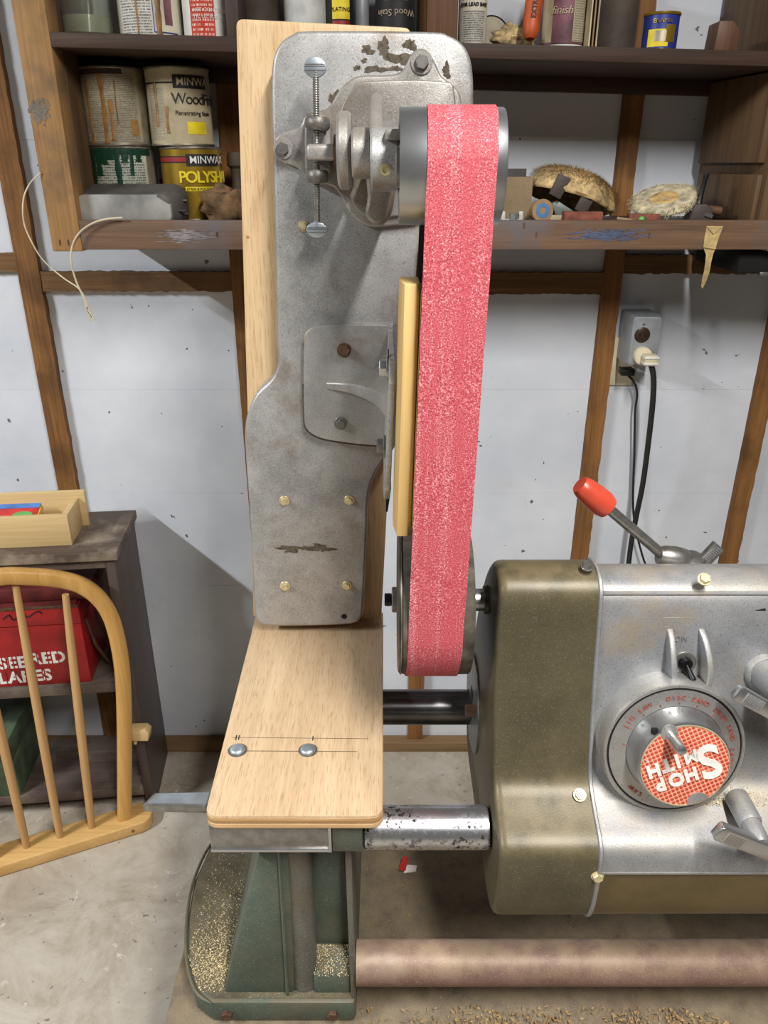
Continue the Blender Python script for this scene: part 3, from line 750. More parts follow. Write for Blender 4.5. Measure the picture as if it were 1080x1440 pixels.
# paint-like dark patches left on the casting
def blotch(cx, cy, rx, ry, y, parent, mat='dirt_patch', seed=0, n=26, name='dark_patch', pw=.5):
    rnd = random.Random(seed); pts = []
    ph = [rnd.uniform(0, 6.28) for _ in range(6)]
    for i in range(n):
        a = 2 * PI * i / n
        k_ = 1 + pw * (.5 * math.sin(2 * a + ph[0]) + .35 * math.sin(3 * a + ph[1]) + .3 * math.sin(5 * a + ph[2]) + .25 * math.sin(8 * a + ph[3])) + rnd.uniform(-.1, .1)
        pts.append(W(cx + rx * k_ * math.cos(a), cy + ry * k_ * math.sin(a), y))
    return obj(name, MB().prism(pts, (0, .0008, 0)), mat, parent)
for i, (x, y, a, b_) in enumerate(((540, 68, 9, 13), (577, 63, 8, 9), (517, 70, 9, 6), (563, 82, 16, 9), (528, 97, 14, 5), (512, 85, 4, 3), (628, 99, 6, 9), (502, 95, 4, 4), (556, 96, 8, 4), (468, 137, 6, 6), (475, 130, 4, 4))):
    blotch(x, y, a, b_, YF - .0004 - i * .00005, cst, seed=i)
for i, (x, y, a, b_) in enumerate(((405, 772, 14, 4), (430, 771, 16, 4), (455, 771, 12, 4))):
    blotch(x, y, a, b_, YF - .0004 - i * .0001, cst, seed=20 + i, pw=.8)
for px, py, y, r, mt in ((398, 209, .921, 9, 'steel_dull'), (593, 88, .921, 10, 'steel_dull')):
    p = W(px, py, y); bolt(sd, p, (0, -1, 0), sz(r, p), .008, mt, 1.55, 'cast_bracket')
for px, py, r in ((427, 318, 6.5), (400, 704, 6.5), (491, 703, 6.5), (401, 824, 6.5), (488, 823, 6)):
    p = W(px, py, YF); bolt(sd, p, (0, -1, 0), sz(r * .75, p), .006, 'brass_screw', 1.5, name='screw')
p = W(484, 867, YF - .0003); obj('bolt_hole', MB().cyl(p, p + Vector((0, .001, 0)), sz(4, p), n=18), 'black_void', cst)
# tracking screw
YS = .885
def blk(name, x0, x1, y0, y1, Ya, Yb, mat, bev=.004):
    a = W(x0, y0, Ya); b_ = W(x1, y1, Ya)
    return obj(name, MB().box2(a.x, b_.x, Ya, Yb, b_.z, a.z), mat, sd, bev, 3)
pa, pb_ = W(444, 100, YS), W(446, 322, YS)
rs = sz(4.6, pa)
L_ = (pb_ - pa).length; prof_s = []
nth = 70
for i in range(nth):
    h_ = L_ * i / nth; prof_s += [(rs * .88, h_), (rs * 1.06, h_ + L_ / nth * .5)]
ts = obj('tracking_screw', MB().lathe(prof_s, pa, pb_ - pa, 14), 'steel_dull', sd, sharp=20)
for (px, py), rx, rz_ in (((443, 95), 16, 13), ((446, 323), 15, 10.5)):
    c = W(px, py, YS); a = sz(rx, c); b_ = sz(rz_, c); pts = [c + Vector((a * math.cos(2 * PI * i / 28), -.003, b_ * math.sin(2 * PI * i / 28))) for i in range(28)]
    h_ = obj('thumb_head', MB().prism(pts, (0, .006, 0)), 'zinc', ts, .0012)
    for dz in (-.3, .12, .3):
        ww = a * math.sqrt(1 - dz * dz) * .92
        obj('groove_line', MB().box(c + Vector((0, -.0031, b_ * dz)), (ww * 2, .0006, .0006)), 'steel_dull', h_)
def lug(x0, x1, y0, y1):
    c0 = W((x0 + x1) / 2, y0, YS); c1 = W((x0 + x1) / 2, y1, YS); r = sz((x1 - x0) / 2, c0)
    m = MB(); m.lathe([(r * .85, 0), (r, .0025), (r, (c0 - c1).length - .0025), (r * .85, (c0 - c1).length)], c1, c0 - c1, 24)
    o = obj('screw_collar', m, 'cast_dark', sd)
    m = MB(); m.box2(c0.x - r * .8, c0.x + r * .8, YS, .925, c1.z + .002, c0.z - .002); obj('lug_arm', m, 'cast_bracket', o, .003)
lug(429, 464, 164, 183); lug(431, 462, 239, 257)
blk('adjusting_arm', 430, 472, 202, 226, .868, .905, 'cast_bracket', .004)
obj('arm_pivot', MB().cyl(W(470, 214, .885), W(478, 214, .885), .017, n=20), 'rusty_bolt', sd)
# hub stack toward the pulley, axle along X
def hub(name, x0, x1, yt, yb, Y, mat, bev=.002, r=None):
    cy = (yt + yb) / 2; a = W(x0, cy, Y); b_ = W(x1, cy, Y); b_ = Vector((b_.x, a.y, a.z)); r = r or sz((yb - yt) / 2, a)
    L = b_.x - a.x
    return obj(name, MB().lathe([(r - bev, 0), (r, bev), (r, L - bev), (r - bev, L)], a, (1, 0, 0), 36), mat, sd)
d1 = hub('pivot_disc', 475, 495, 162, 262, .845, 'cast_bracket', .003)
c = W(485, 214, .845); obj('disc_arm', MB().box2(c.x - .007, c.x + .006, .85, .918, c.z - .035, c.z + .03), 'cast_bracket', d1, .003)
hub('hub_sleeve', 495, 523, 183, 249, .81, 'cast_bracket', .002)
yk = hub('yoke', 521, 561, 184, 266, .765, 'cast_grey', .002)
p = W(542, 238, .735); obj('set_screw', MB().lathe([(.0052, 0), (.0052, .0008), (.003, .0012), (.0028, -.002)], p + Vector((0, .0045, 0)), (0, -1, -.25), 12), 'brass_screw', yk)
hub('axle', 560, 572, 205, 252, .725, 'steel_dull', .001)
m = MB(); pth = [W(530, 137, .84), W(529, 150, .815), W(529, 170, .785), W(530, 192, .76)]
obj('upper_fin', MB().tube(cr(pth, 4, False), [.004, .0055, .0058, .006, .006, .006, .006, .006, .006, .006, .0062, .0062, .0062], 12), 'cast_bracket', yk)
obj('fin_ledge', MB().box(W(553, 190, .75), (.015, .03, .009)), 'cast_bracket', yk, .002)
lf = [(522, 225), (535, 262), (536, 290), (526, 314), (548, 316), (560, 290), (562, 255), (552, 235)]
lf = [(520, 212), (514, 240), (517, 275), (514, 300), (524, 315), (542, 314), (552, 296), (556, 262), (558, 235), (540, 210)]
pp = cr([W(x, y, .80) for x, y in lf], 3); obj('lower_arm', MB().prism(pp, (0, .117, 0)), 'cast_bracket', yk, .004, 3, sharp=50)
# idler pulley
PY, PZ, PR = .714, 1.4195, .0456
pu = obj('idler_pulley', MB().lathe([(.028, .0055), (.0419, .0055), (.0437, .001), (PR - .0004, 0), (PR, .001), (PR + .0003, .043), (PR, .085), (PR - .0006, .086), (.0425, .085), (.028, .081)], (.0126, PY, PZ), (1, 0, 0), 64), 'pulley_steel', sd)
obj('hub_bore', MB().lathe([(.016, 0), (.016, .008), (.009, .009)], (.0185, PY, PZ), (-1, 0, 0), 24), 'steel_dull', pu)
# platen bracket
pbk = [(428, 482), (431, 468), (444, 459), (470, 457), (535, 457), (549, 460), (554, 470), (554, 600), (546, 624), (520, 626), (470, 620), (446, 614), (432, 604), (428, 590), (427, 540)]
pk = raised(pbk, .912, .9305, 'platen_bracket', 'cast_grey', sd, .003)
for px, py, r, mt in ((484, 492, 9.5, 'rusty_bolt'), (479, 595, 8.5, 'steel_dull')):
    p = W(px, py, .912); bolt(sd, p, (0, -1, 0), sz(r * .85, p), .007, mt, 1.25)
plain('dust_tan', (150, 130, 98), .95, 0, .3, 200)
obj('dust_line', MB().tube(cr([W(x, y, .9298) for x, y in pbk[:6] + pbk[9:]][0:6], 4, False), .0016, 6), 'dust_tan', cst)
obj('dust_line', MB().tube(cr([W(x, y, .9298) for x, y in pbk[8:]], 4, False), .0018, 6), 'dirt_patch', cst)
XFL = .0097
def FLp(y, py):      # point on the flange plane at depth y and image row py
    p = W(540, py, y); return Vector((XFL, y, p.z))
fl_ = [FLp(.922, 462), FLp(.86, 470), FLp(.722, 505), FLp(.707, 540), FLp(.707, 650), FLp(.713, 690), FLp(.736, 702), FLp(.85, 690), FLp(.922, 626)]
LX = lambda p: Vector((p.x - (p.z - 1.2) * -.035, p.y, p.z))
obj('flange', MB().prism([LX(p) + Vector((-.0065, 0, 0)) for p in fl_], (.006, 0, 0)), 'cast_grey', pk, .0012)
obj('slot', MB().box(LX(Vector((XFL - .0067, .740, W(540, 525, .74).z))), (.001, .008, .046)), 'black_void', pk)
for px, py, y in ((545, 517, .74), (541, 628, .74)):
    p = LX(Vector((XFL - .0068, y, W(540, py, y).z))); bolt(sd, p, (-1, 0, 0), .0085, .009, 'steel' if py < 600 else 'steel_dull', 1.35)
ga = W(456, 543, .913); gb = W(545, 543, .917); gc = FLp(.727, 588); gc = LX(gc); gd = FLp(.727, 596); gd = LX(gd)
mid0 = W(515, 552, .875)
m = MB(); ra = cr([ga, W(492, 547, .893), W(526, 560, .83), gc + Vector((-.004, 0, .004))], 5, False); rr = []
for i, p in enumerate(ra):
    f = i / (len(ra) - 1); th_ = .004 + .006 * f
    bk = Vector((p.x, .922, p.z + .010 * f))
    rr.append([p + Vector((0, 0, th_)), p - Vector((0, 0, th_)), Vector((p.x, .922, p.z - th_)), Vector((p.x, .922, p.z + th_ + .006))])
m.rings(rr); obj('gusset', m, 'cast_bracket', pk, .0025, 3, sharp=50)
ps = LX(FLp(.736, 700)); obj('steel_tongue', MB().prism([ps + Vector((-.004, 0, .01)), ps + Vector((.001, 0, .01)), ps + Vector((-.0025, 0, -.016)), ps + Vector((-.0045, 0, -.016))], (0, .02, 0)), 'black_steel', pk)
# wooden platen backing block and thin platen
zt1, zt0 = W(560, 400, .676).z, W(560, 756, .676).z
XB = lambda z, x: x + (z - 1.21) * .02
def bl(z): return [Vector((XB(z, .0115), .727, z)), Vector((XB(z, .0115), .701, z)), Vector((XB(z, .0152), .678, z)), Vector((XB(z, .0253), .678, z)), Vector((XB(z, .029), .682, z)), Vector((XB(z, .029), .727, z))]
obj('platen_block', MB().rings([bl(zt0), bl(zt1)]), 'pine_block', sd, .0012)
m = MB(); zz1 = W(560, 394, .672).z; zz0 = W(560, 800, .672).z
m.rings([[Vector((XB(z, .0298), y, z)), Vector((XB(z, .0846), y, z)), Vector((XB(z, .0846), y + .003, z)), Vector((XB(z, .0298), y + .003, z))] for z, y in ((zz0, .6690), (zz1, .6705))])
obj('platen', m, 'hardboard', sd)
m = MB(); m.rings([[Vector((XB(z, .0296), .6745, z)), Vector((XB(z, .083), .6745, z)), Vector((XB(z, .083), .722, z)), Vector((XB(z, .0296), .722, z))] for z in (zt0 + .01, zt1 - .005)])
obj('platen_core', m, 'pine_block', sd)

# ================================================================== driven wheel on the spindle
WR = .0817
wh = thing('drive_wheel', (.06, SY, SZ - WR), 'dark worn drive wheel carrying the lower end of the red belt', 'wheel')
fnw = lambda r, h, t_: r + (.0006 * noise.noise(Vector((h * 90, math.cos(t_) * 7, math.sin(t_) * 7))) if r > .075 else 0)
obj('tread', MB().lathe([(.065, .001), (WR - .001, .0014), (WR, .0028), (WR + .0006, .0386), (WR, .074), (WR - .0014, .0759), (.065, .0759)], (.0175, SY, SZ), (1, 0, 0), 72, fn=fnw), 'wheel_rubber', wh)
obj('flange_disc', MB().lathe([(.02, -.001), (WR - .0035, 0), (WR - .001, .0012), (WR - .0012, .0032), (.065, .0033)], (.0152, SY, SZ), (1, 0, 0), 72), 'wheel_flange', wh)
obj('rim_ring', MB().lathe([(WR - .0045, 0), (WR + .0006, 0), (WR + .0006, .0013), (WR - .0045, .0013)], (.0173, SY, SZ), (1, 0, 0), 72, False, False), 'can_rim', wh)
obj('nut', MB().hexp((.0152, SY, SZ), (.0087, SY, SZ), .0143), 'steel_dull', wh)
obj('arbor_end', MB().cyl((.0087, SY, SZ), (.0005, SY, SZ), .0072, n=18, ch=.0008), 'black_steel', wh)

# ================================================================== sanding belt
c0 = Vector((SY, SZ)); c1 = Vector((PY, PZ)); R0 = WR + .0017; R1 = PR + .0011
dd = c1 - c0; D = dd.length; base = math.atan2(dd.y, dd.x); off = math.acos((R0 - R1) / D)
path = []
a_f = base + off; a_b = base - off           # front (toward camera) and back tangent angles
N = 28
for i in range(N + 1):                        # around the pulley top: from front to back (decreasing angle)
    a = a_f + (a_b - a_f) * i / N; path.append((c1 + Vector((math.cos(a), math.sin(a))) * R1))
pend = c0 + Vector((math.cos(a_b), math.sin(a_b))) * R0
for i in range(1, 20): path.append(path[N].lerp(pend, i / 20))
for i in range(N + 13):
    a = a_b + (a_f - 2 * PI - a_b) * i / (N + 12); path.append(c0 + Vector((math.cos(a), math.sin(a))) * R0)
pl_ = path[-1]; pf = path[0]
for i in range(1, 20): path.append(pl_.lerp(pf, i / 20))
xs_, ins_ = [], []
cen = lambda z: .0527 + (z - .9775) * .0215 
ro, ri = [], []
n_ = len(path)
rings_ = []
HWB = .0279
for i, p in enumerate(path):
    tg = (path[(i + 1) % n_] - path[i - 1]).normalized(); nr = Vector((tg.y, -tg.x))
    q0 = c0.lerp(c1, max(0, min(1, (p - c0).dot(dd) / D / D)))
    if nr.dot(p - q0) < 0: nr = -nr
    x = cen(p.y)
    po = p + nr * .0006; pi = p - nr * .0006
    j1 = random.uniform(-.0003, .0003); j2 = random.uniform(-.0003, .0003)
    rings_.append([Vector((x - HWB + j1, po.x, po.y)), Vector((x + HWB + j2, po.x, po.y)), Vector((x + HWB + j2, pi.x, pi.y)), Vector((x - HWB + j1, pi.x, pi.y))])
mo = MB(); mi = MB()
fo = []; fi = []
vs = [p for r in rings_ for p in r]
for i in range(n_):
    j = (i + 1) % n_
    for k_ in range(4):
        k2 = (k_ + 1) % 4
        (fi if k_ == 2 else fo).append((i * 4 + k_, i * 4 + k2, j * 4 + k2, j * 4 + k_))
bt = thing('sanding_belt', (.06, .78, .85), 'red abrasive sanding belt looped over pulley and drive wheel', 'sanding belt')
obj('abrasive_face', MB().add(vs, fo), 'belt_grit', bt, sharp=60)
obj('cloth_backing', MB().add(vs, fi), 'black_plastic', bt, sharp=60)

# ================================================================== wall shelf
YS_F = 1.38                        # front of the shelf unit
sh = thing('wall_shelf', (0.05, 1.5, 1.29), 'open two-tier wooden wall shelf with a thick weathered post at its left end', 'shelf')
zl0, zl1 = 1.291, 1.338
SHZ = 1.332                        # top of the lower shelf
xl, xr = -.515, .655
m = MB(); m.box2(xl - .052, xl, YS_F, YS_F + .045, zl0 - .003, 1.95); obj('corner_post', m, 'shelf_post', sh, .003)
obj('side_board', MB().box2(xl - .020, xl, YS_F + .045, 1.617, zl0, 1.95), 'shelf_side', sh, .002)
obj('lower_board', MB().box2(xl, .60, YS_F + .018, 1.617, zl0 + .012, SHZ), 'shelf_dark', sh, .001)
lip = obj('lower_lip', MB().box2(xl, xr + .02, YS_F, YS_F + .018, zl0, zl1), 'shelf_lip', sh, .0018)
def stain(cx, cy, rx, ry, Y, mat, seed, parent):
    rnd = random.Random(seed); m = MB()
    for i in range(150):                     # dry brushed streaks following the grain
        x = cx + rnd.gauss(0, .40) * rx; y = cy + rnd.gauss(0, .42) * ry
        if abs(y - cy) > ry * 1.2: continue
        p = W(x, y, Y); l_ = rnd.uniform(.004, .014); hh = rnd.uniform(.0004, .0011); yo = Y - i * 2e-6
        m.prism([(p.x - l_, yo, p.z), (p.x, yo, p.z - hh), (p.x + l_, yo, p.z), (p.x, yo, p.z + hh)], (0, .0008, 0))
    return obj('paint_smear', m, mat, parent)
plain('smear_blue', (82, 90, 116), .7, 0, .2); plain('smear_grey', (126, 120, 120), .7, 0, .2)
stain(855, 331, 60, 9, YS_F - .0004, 'smear_blue', 3, lip); stain(262, 332, 42, 9, YS_F - .0004, 'smear_grey', 5, lip)
def smudge(cx, cy, rx, ry, Y, mat, seed, parent):
    rnd = random.Random(seed); m = MB()
    for i in range(260):
        p = W(cx + rnd.gauss(0, .42) * rx, cy + rnd.gauss(0, .42) * ry, Y) + Vector((0, -i * 2e-6, 0)); q_ = rnd.uniform(.0008, .0022)
        m.prism([p + Vector((q_ * math.cos(t_), 0, q_ * 1.6 * math.sin(t_))) for t_ in (0, 1.3, 2.5, 3.8, 5.1)], (0, .0006, 0))
    return obj('paint_smudge', m, mat, parent)
plain('smudge_dark', (106, 98, 86), .7, 0, .2)
smudge(56, 156, 13, 16, YS_F - .0004, 'smudge_dark', 1, sh)
# tilted upper board
zA, zB = 1.610, 1.584
def UP(x): return zA + (zB - zA) * (x - xl) / (.60 - xl)
m = MB(); m.rings([[Vector((x, y, UP(x) - d)) for y, d in ((YS_F, .021), (YS_F, 0), (1.617, 0), (1.617, .021))] for x in (xl, xr + .02)])
obj('upper_board', m, 'shelf_dark', sh, .002)
m = MB(); m.rings([[Vector((x, y, UP(x) - d)) for y, d in ((1.596, .045), (1.596, .021), (1.617, .021), (1.617, .045))] for x in (xl, .60)])
obj('ledger', m, 'shelf_dark', sh, .001)
m = MB(); m.rings([[Vector((x, y, z)) for x, y in ((.606, 1.617), (.630, 1.617), (.690, YS_F + .02), (.640, YS_F + .02))] for z in (zl0, 1.95)])
obj('end_panel', m, 'shelf_side', sh, .001)
m = MB(); m.rings([[Vector((x, y, z)) for x, y in ((.599, 1.60), (.6075, 1.60), (.638, YS_F + .03), (.629, YS_F + .03))] for z in (SHZ + .002, 1.408)])
obj('end_panel_lower', m, 'shelf_side', sh, .002)
m = MB(); m.rings([[Vector((x, y, z)) for x, y in ((.595, 1.60), (.6075, 1.60), (.638, YS_F + .03), (.625, YS_F + .03))] for z in (1.426, 1.56)])
obj('end_panel_upper', m, 'shelf_side', sh, .002)
obj('end_post', MB().box2(.655, .70, YS_F, YS_F + .045, zl0 - .003, 1.95), 'shelf_post', sh, .003)
obj('middle_post', MB().box2(.066, .113, YS_F + .003, YS_F + .04, 1.597, 1.95), 'walnut', sh, .002)
obj('divider_board', MB().box2(-.245, -.225, YS_F + .02, 1.60, 1.604, 1.95), 'dark_case_side', sh, .002)
for px, py in ((737, 317), (754, 330), (913, 331), (84, 341), (96, 341), (305, 330)):
    p = W(px, py, YS_F - .0006); obj('nail', MB().box(p, (.0022, .0008, .009)), 'rusty_bolt', sh)

# ------------------------------------------------------------------ cans and bottles
def CY(X, Y, r, a0, z0):
    return lambda x, y, z: Vector((X + (r + .0016 + z) * math.sin(a0 + x / r), Y - (r + .0016 + z) * math.cos(a0 + x / r), z0 + y))
def patch(name, X, Y, r, a0, a1, z0, z1, mat, parent, nu=14, nv=2, wob=None):
    m = MB()
    def f(u, v):
        a = a0 + (a1 - a0) * u; z = z0 + (z1 - z0) * v
        return Vector((X + r * math.sin(a), Y - r * math.cos(a), z))
    m.quadpatch(f, nu, nv); return obj(name, m, mat, parent, sharp=80)
def drip(X, Y, r, a, z0, z1, wd, mat, parent, seed=0):
    rnd = random.Random(seed); n = 14; m = MB(); L = []; R = []
    for i in range(n + 1):
        f = i / n; z = z1 + (z0 - z1) * f; ww = wd * (.7 + .5 * rnd.random()) * (1.5 - .8 * f if f < .35 else 1.1) * (1.5 if f > .93 else 1) / r / 2
        c_ = a + .012 * math.sin(f * 5 + seed)
        L.append((c_ - ww, z)); R.append((c_ + ww, z))
    vs = []; 
    for (a0, z), (a1, _) in zip(L, R):
        for aa, k_ in ((a0, .0006), ((a0 + a1) / 2, .0016), (a1, .0006)):
            vs.append(Vector((X + (r + k_) * math.sin(aa), Y - (r + k_) * math.cos(aa), z)))
    fs = []
    for i in range(n):
        for j in range(2): fs.append((i * 3 + j, i * 3 + j + 1, i * 3 + j + 4, i * 3 + j + 3))
    m.add(vs, fs); return obj('drip', m, mat, parent, sharp=80)
def can(name, label, cat, X, Y, z0, r, h, body, rim='can_rim', group=None, lid=True):
    t = thing(name, (X, Y, z0), label, cat, group)
    obj('body', MB().lathe([(r * .97, .0015), (r, .0015), (r, h - .002), (r * .97, h - .002)], (X, Y, z0), (0, 0, 1), 48), body, t)
    m = MB()
    m.lathe([(r + .0012, 0), (r + .0018, .0015), (r + .0012, .0035), (r * .95, .0035), (r * .95, 0)], (X, Y, z0), (0, 0, 1), 48, False, False)
    obj('bottom_rim', m, rim, t)
    if lid:
        m = MB(); m.lathe([(r + .0012, h - .004), (r + .0018, h - .002), (r + .001, h), (r * .9, h), (r * .88, h - .003), (r * .8, h - .003), (r * .78, h - .001), (.0001, h - .001)], (X, Y, z0), (0, 0, 1), 48)
        obj('lid', m, rim, t)
    return t
RQ, HQ = .0535, .120
Yc = 1.512
# lower shelf, left bay: four quart cans, two stacked on two
c1p = W(165, 262, 1.46); X1 = c1p.x
t = can('paint_can', 'white quart can with dark green paint dripped over its label, under another can', 'paint can', X1, Yc, SHZ, RQ, HQ, 'can_tin', group='quart cans in the left bay')
patch('paper_label', X1, Yc, RQ + .0004, -.95, 1.1, SHZ + .01, SHZ + .110, 'print_green', t)
for i, (a, l_, wd) in enumerate(((-.85, .06, .012), (-.55, .04, .014), (-.3, .022, .012), (-.1, .015, .01), (.12, .07, .009), (.35, .02, .010), (.55, .04, .006), (.8, .018, .010))):
    drip(X1, Yc, RQ + .0006, a, SHZ + .114 - l_, SHZ + .118, wd, 'drip_green', t, i)
patch('green_paint_band', X1, Yc, RQ + .001, -1.3, 1.3, SHZ + .106, SHZ + .118, 'drip_green', t)
X2 = W(263, 262, 1.46).x
t = can('paint_can', 'gold quart can of wood stain with yellow lettering and red stripe', 'paint can', X2, Yc, SHZ, RQ, HQ, 'can_gold', group='quart cans in the left bay')
patch('red_stripe', X2, Yc, RQ + .0004, -1.2, .15, SHZ + .096, SHZ + .103, 'ink_red', t); patch('black_line', X2, Yc, RQ + .0003, -1.2, .15, SHZ + .094, SHZ + .105, 'ink_black', t)
patch('black_flag', X2, Yc, RQ + .0006, .05, 1.2, SHZ + .089, SHZ + .108, 'ink_black', t)
lettering('MINWAX', .0165, CY(X2, Yc, RQ, .16, SHZ + .0985), 'white_paint', t, .0003, align='LEFT', bold=.0001)
lettering('POLYSHADES', .0255, CY(X2, Yc, RQ, -.22, SHZ + .071), 'ink_yellow', t, .0006, align='LEFT', bold=.0005, spacing=.85)
patch('yellow_strip', X2, Yc, RQ + .0005, -.05, 1.2, SHZ + .049, SHZ + .056, 'ink_yellow', t)
lettering('STAIN & POLYURETHANE', .0058, CY(X2, Yc, RQ + .0003, .0, SHZ + .0525), 'ink_black', t, .0002, align='LEFT')
zU = SHZ + HQ + .001
X3 = W(156, 205, 1.46).x + .001
t = can('paint_can', 'upper left quart can with white printed label streaked by brown drips', 'paint can', X3, Yc, zU, RQ, HQ, 'can_tin', group='quart cans in the left bay')
patch('paper_label', X3, Yc, RQ + .0004, -1.2, 1.1, zU + .006, zU + .106, 'print_cream', t); patch('dark_band', X3, Yc, RQ + .0005, -1.3, .6, zU + .108, zU + .117, 'shelf_dark', t)
for i, (a, z0, z1, wd) in enumerate(((-.62, .0, .100, .006), (-.08, .0, .108, .007), (.14, .004, .07, .006), (.32, .03, .1, .002))): drip(X3, Yc, RQ + .0006, a, zU + z0 + .004, zU + z1, wd, 'drip_brown', t, 11 + i)
m = MB()
for i in range(1): pass
patch('stain_spot', X3, Yc, RQ + .0008, .72, .95, zU + .016, zU + .040, 'drip_brown', t)
X4 = W(248, 205, 1.46).x
t = can('paint_can', 'upper right quart can of wood finish with a stained cream label', 'paint can', X4, Yc, zU, RQ, HQ, 'label_cream', group='quart cans in the left bay')
patch('fine_print', X4, Yc, RQ + .0004, -.9, -.25, zU + .01, zU + .088, 'print_cream', t, 8)
patch('black_line', X4, Yc, RQ + .0004, -1.2, .15, zU + .094, zU + .0965, 'ink_black', t); patch('black_flag', X4, Yc, RQ + .0006, .08, 1.2, zU + .087, zU + .107, 'ink_black', t)
lettering('MINWAX', .0165, CY(X4, Yc, RQ, .18, zU + .0965), 'label_cream', t, .0003, align='LEFT', bold=.0001)
lettering('WoodFinish', .0235, CY(X4, Yc, RQ, .0, zU + .071), 'ink_black', t, .0003, align='LEFT', spacing=.85)
lettering('Penetrating Stain', .0095, CY(X4, Yc, RQ, .08, zU + .050), 'ink_black', t, .0003, align='LEFT')
patch('yellow_square', X4, Yc, RQ + .0005, .42, 1.1, zU + .018, zU + .037, 'ink_yellow', t)
drip(X4, Yc, RQ + .0006, -.55, zU + .03, zU + .095, .005, 'drip_brown', t, 31); drip(X4, Yc, RQ + .0006, -.2, zU + .02, zU + .06, .004, 'drip_brown', t, 33)
# bottle peeking out between the lower two cans
pX = (X1 + X2) / 2 
t = thing('small_bottle', (pX, 1.585, SHZ), 'small white bottle squeezed between the dripped can and gold can', 'bottle')
obj('body', MB().lathe([(.020, 0), (.021, .003), (.021, .085), (.012, .098), (.012, .105), (.0001, .105)], (pX, 1.585, SHZ), (0, 0, 1), 28), 'label_white', t)
patch('red_band', pX, 1.585, .0213, -.9, .9, SHZ + .055, SHZ + .068, 'ink_red', t); lettering('Z', .013, CY(pX, 1.585, .021, .0, SHZ + .077), 'ink_blue', t, .0002)
# dusty metal case in front
a, b_ = W(108, 308, 1.405), W(243, 308, 1.405)
x0, x1 = a.x, b_.x; zc = SHZ + .0008
t = thing('dusty_case', ((x0 + x1) / 2, 1.43, zc), 'dusty grey metal case with rounded corners lying in front of the cans', 'case')
pr = [(x0, zc + .010), (x0 + .003, zc + .003), (x0 + .010, zc), (x1 - .008, zc), (x1 - .002, zc + .003), (x1, zc + .010), (x1, zc + .030), (x1 - .004, zc + .037), (x1 - .012, zc + .043), (x1 - .020, zc + .045), (x0 + .018, zc + .045), (x0 + .008, zc + .042), (x0 + .002, zc + .036), (x0, zc + .029)]
obj('body', MB().prism([(x, 1.400, z) for x, z in pr], (0, .012, 0)), 'tin_dusty', t, .003)
pr2 = [(x0, zc + .002), (x1 + .016, zc + .002), (x1 + .026, zc + .012), (x1 + .024, zc + .036), (x1 + .006, zc + .055), (x0 + .022, zc + .055), (x0, zc + .034)]
obj('shell', MB().rings([[Vector((x, 1.4122, z)) for x, z in pr], [Vector((x + (.020 if x > (x0 + x1) / 2 else .006), 1.452, zc + (z - zc) * 1.36)) for x, z in pr]]), 'tin_dark', t, .003)
obj('corner_trim', MB().prism([(x1 - .022, 1.3985, zc + .0425), (x1 - .002, 1.3985, zc + .030), (x1 + .0005, 1.3985, zc + .033), (x1 - .018, 1.3985, zc + .0458)], (0, .004, 0)), 'steel_dull', t)
for y, z in ((1.425, .018), (1.441, .012), (1.438, .034)): obj('rivet', MB().cyl((x1 + .004, y, zc + z), (x1 + .019, y, zc + z), .0022, n=10), 'steel_dull', t)
# rag in front of the right end of the bay
def lump(name, c, size, mat, seed, amp=.35, n=18, parent=None, freq=2.2):
    m = MB(); rr = []; c = Vector(c)
    for i in range(n + 1):
        ph = PI * i / n; ring = []
        for k_ in range(n * 2):
            t_ = PI * k_ / n; d = Vector((math.sin(ph) * math.cos(t_), math.sin(ph) * math.sin(t_), math.cos(ph)))
            q_ = 1 + amp * noise.noise(d * freq + Vector((seed, seed * 1.7, 0))) + amp * .4 * noise.noise(d * freq * 3 + Vector((seed, 0, 4)))
            ring.append(c + Vector((d.x * size[0], d.y * size[1], max(d.z * size[2], -size[2]))) * q_)
        rr.append(ring)
    zm = c.z - size[2] * .8
    rr = [[Vector((p.x, p.y, max(p.z, zm))) for p in r] for r in rr]
    m.rings(rr); return obj(name, m, mat, parent, sharp=70)
a = W(318, 296, 1.43)
tag(lump('crumpled_rag', (a.x - .002, 1.435, SHZ + .0245), (.037, .030, .030), 'rag_brown', 3, .5), 'crumpled brown rag beside the gold can on the lower shelf', 'rag')
a = W(327, 250, 1.50)
m = MB(); m.lathe([(.018, 0), (.018, .008), (.010, .014), (.009, .03), (.014, .045), (.009, .06), (.011, .085), (.016, .09), (.016, .105), (.013, .112), (.0001, .112)], (a.x, 1.545, SHZ), (0, 0, 1), 28)
tag(obj('turned_candlestick', m, 'can_dark'), 'turned dull candlestick standing just left of the oak board on the lower shelf', 'candlestick')

# ------------------------------------------------------------------ upper shelf, left bay (seen below the frame edge)
def uz(x): return UP(x) + .0005
def place(px, py, Y):
    return W(px, py, Y).x
X = place(113, 40, 1.43); z0 = uz(X) + .0007; r = .0405; Y = 1.465
t = thing('glass_jar', (X, Y, z0), 'glass jar with cloudy whitish liquid at the left end of the top shelf', 'jar')
obj('glass', MB().lathe([(r * .7, 0), (r * .93, .001), (r, .006), (r, .115), (r * .8, .13), (r * .8, .15), (r * .76, .15), (r * .76, .129), (r * .95, .114), (r * .95, .006), (r * .9, .004), (.0001, .004)], (X, Y, z0), (0, 0, 1), 40), 'glass_jar', t)
obj('liquid', MB().lathe([(.0001, .0045), (r * .88, .0045), (r * .94, .0065), (r * .94, .030), (.0001, .030)], (X, Y, z0), (0, 0, 1), 40), 'liquid_white', t)
obj('lid', MB().lathe([(r * .84, .138), (r * .84, .155), (r * .8, .157), (.0001, .157)], (X, Y, z0), (0, 0, 1), 40), 'can_rim', t)
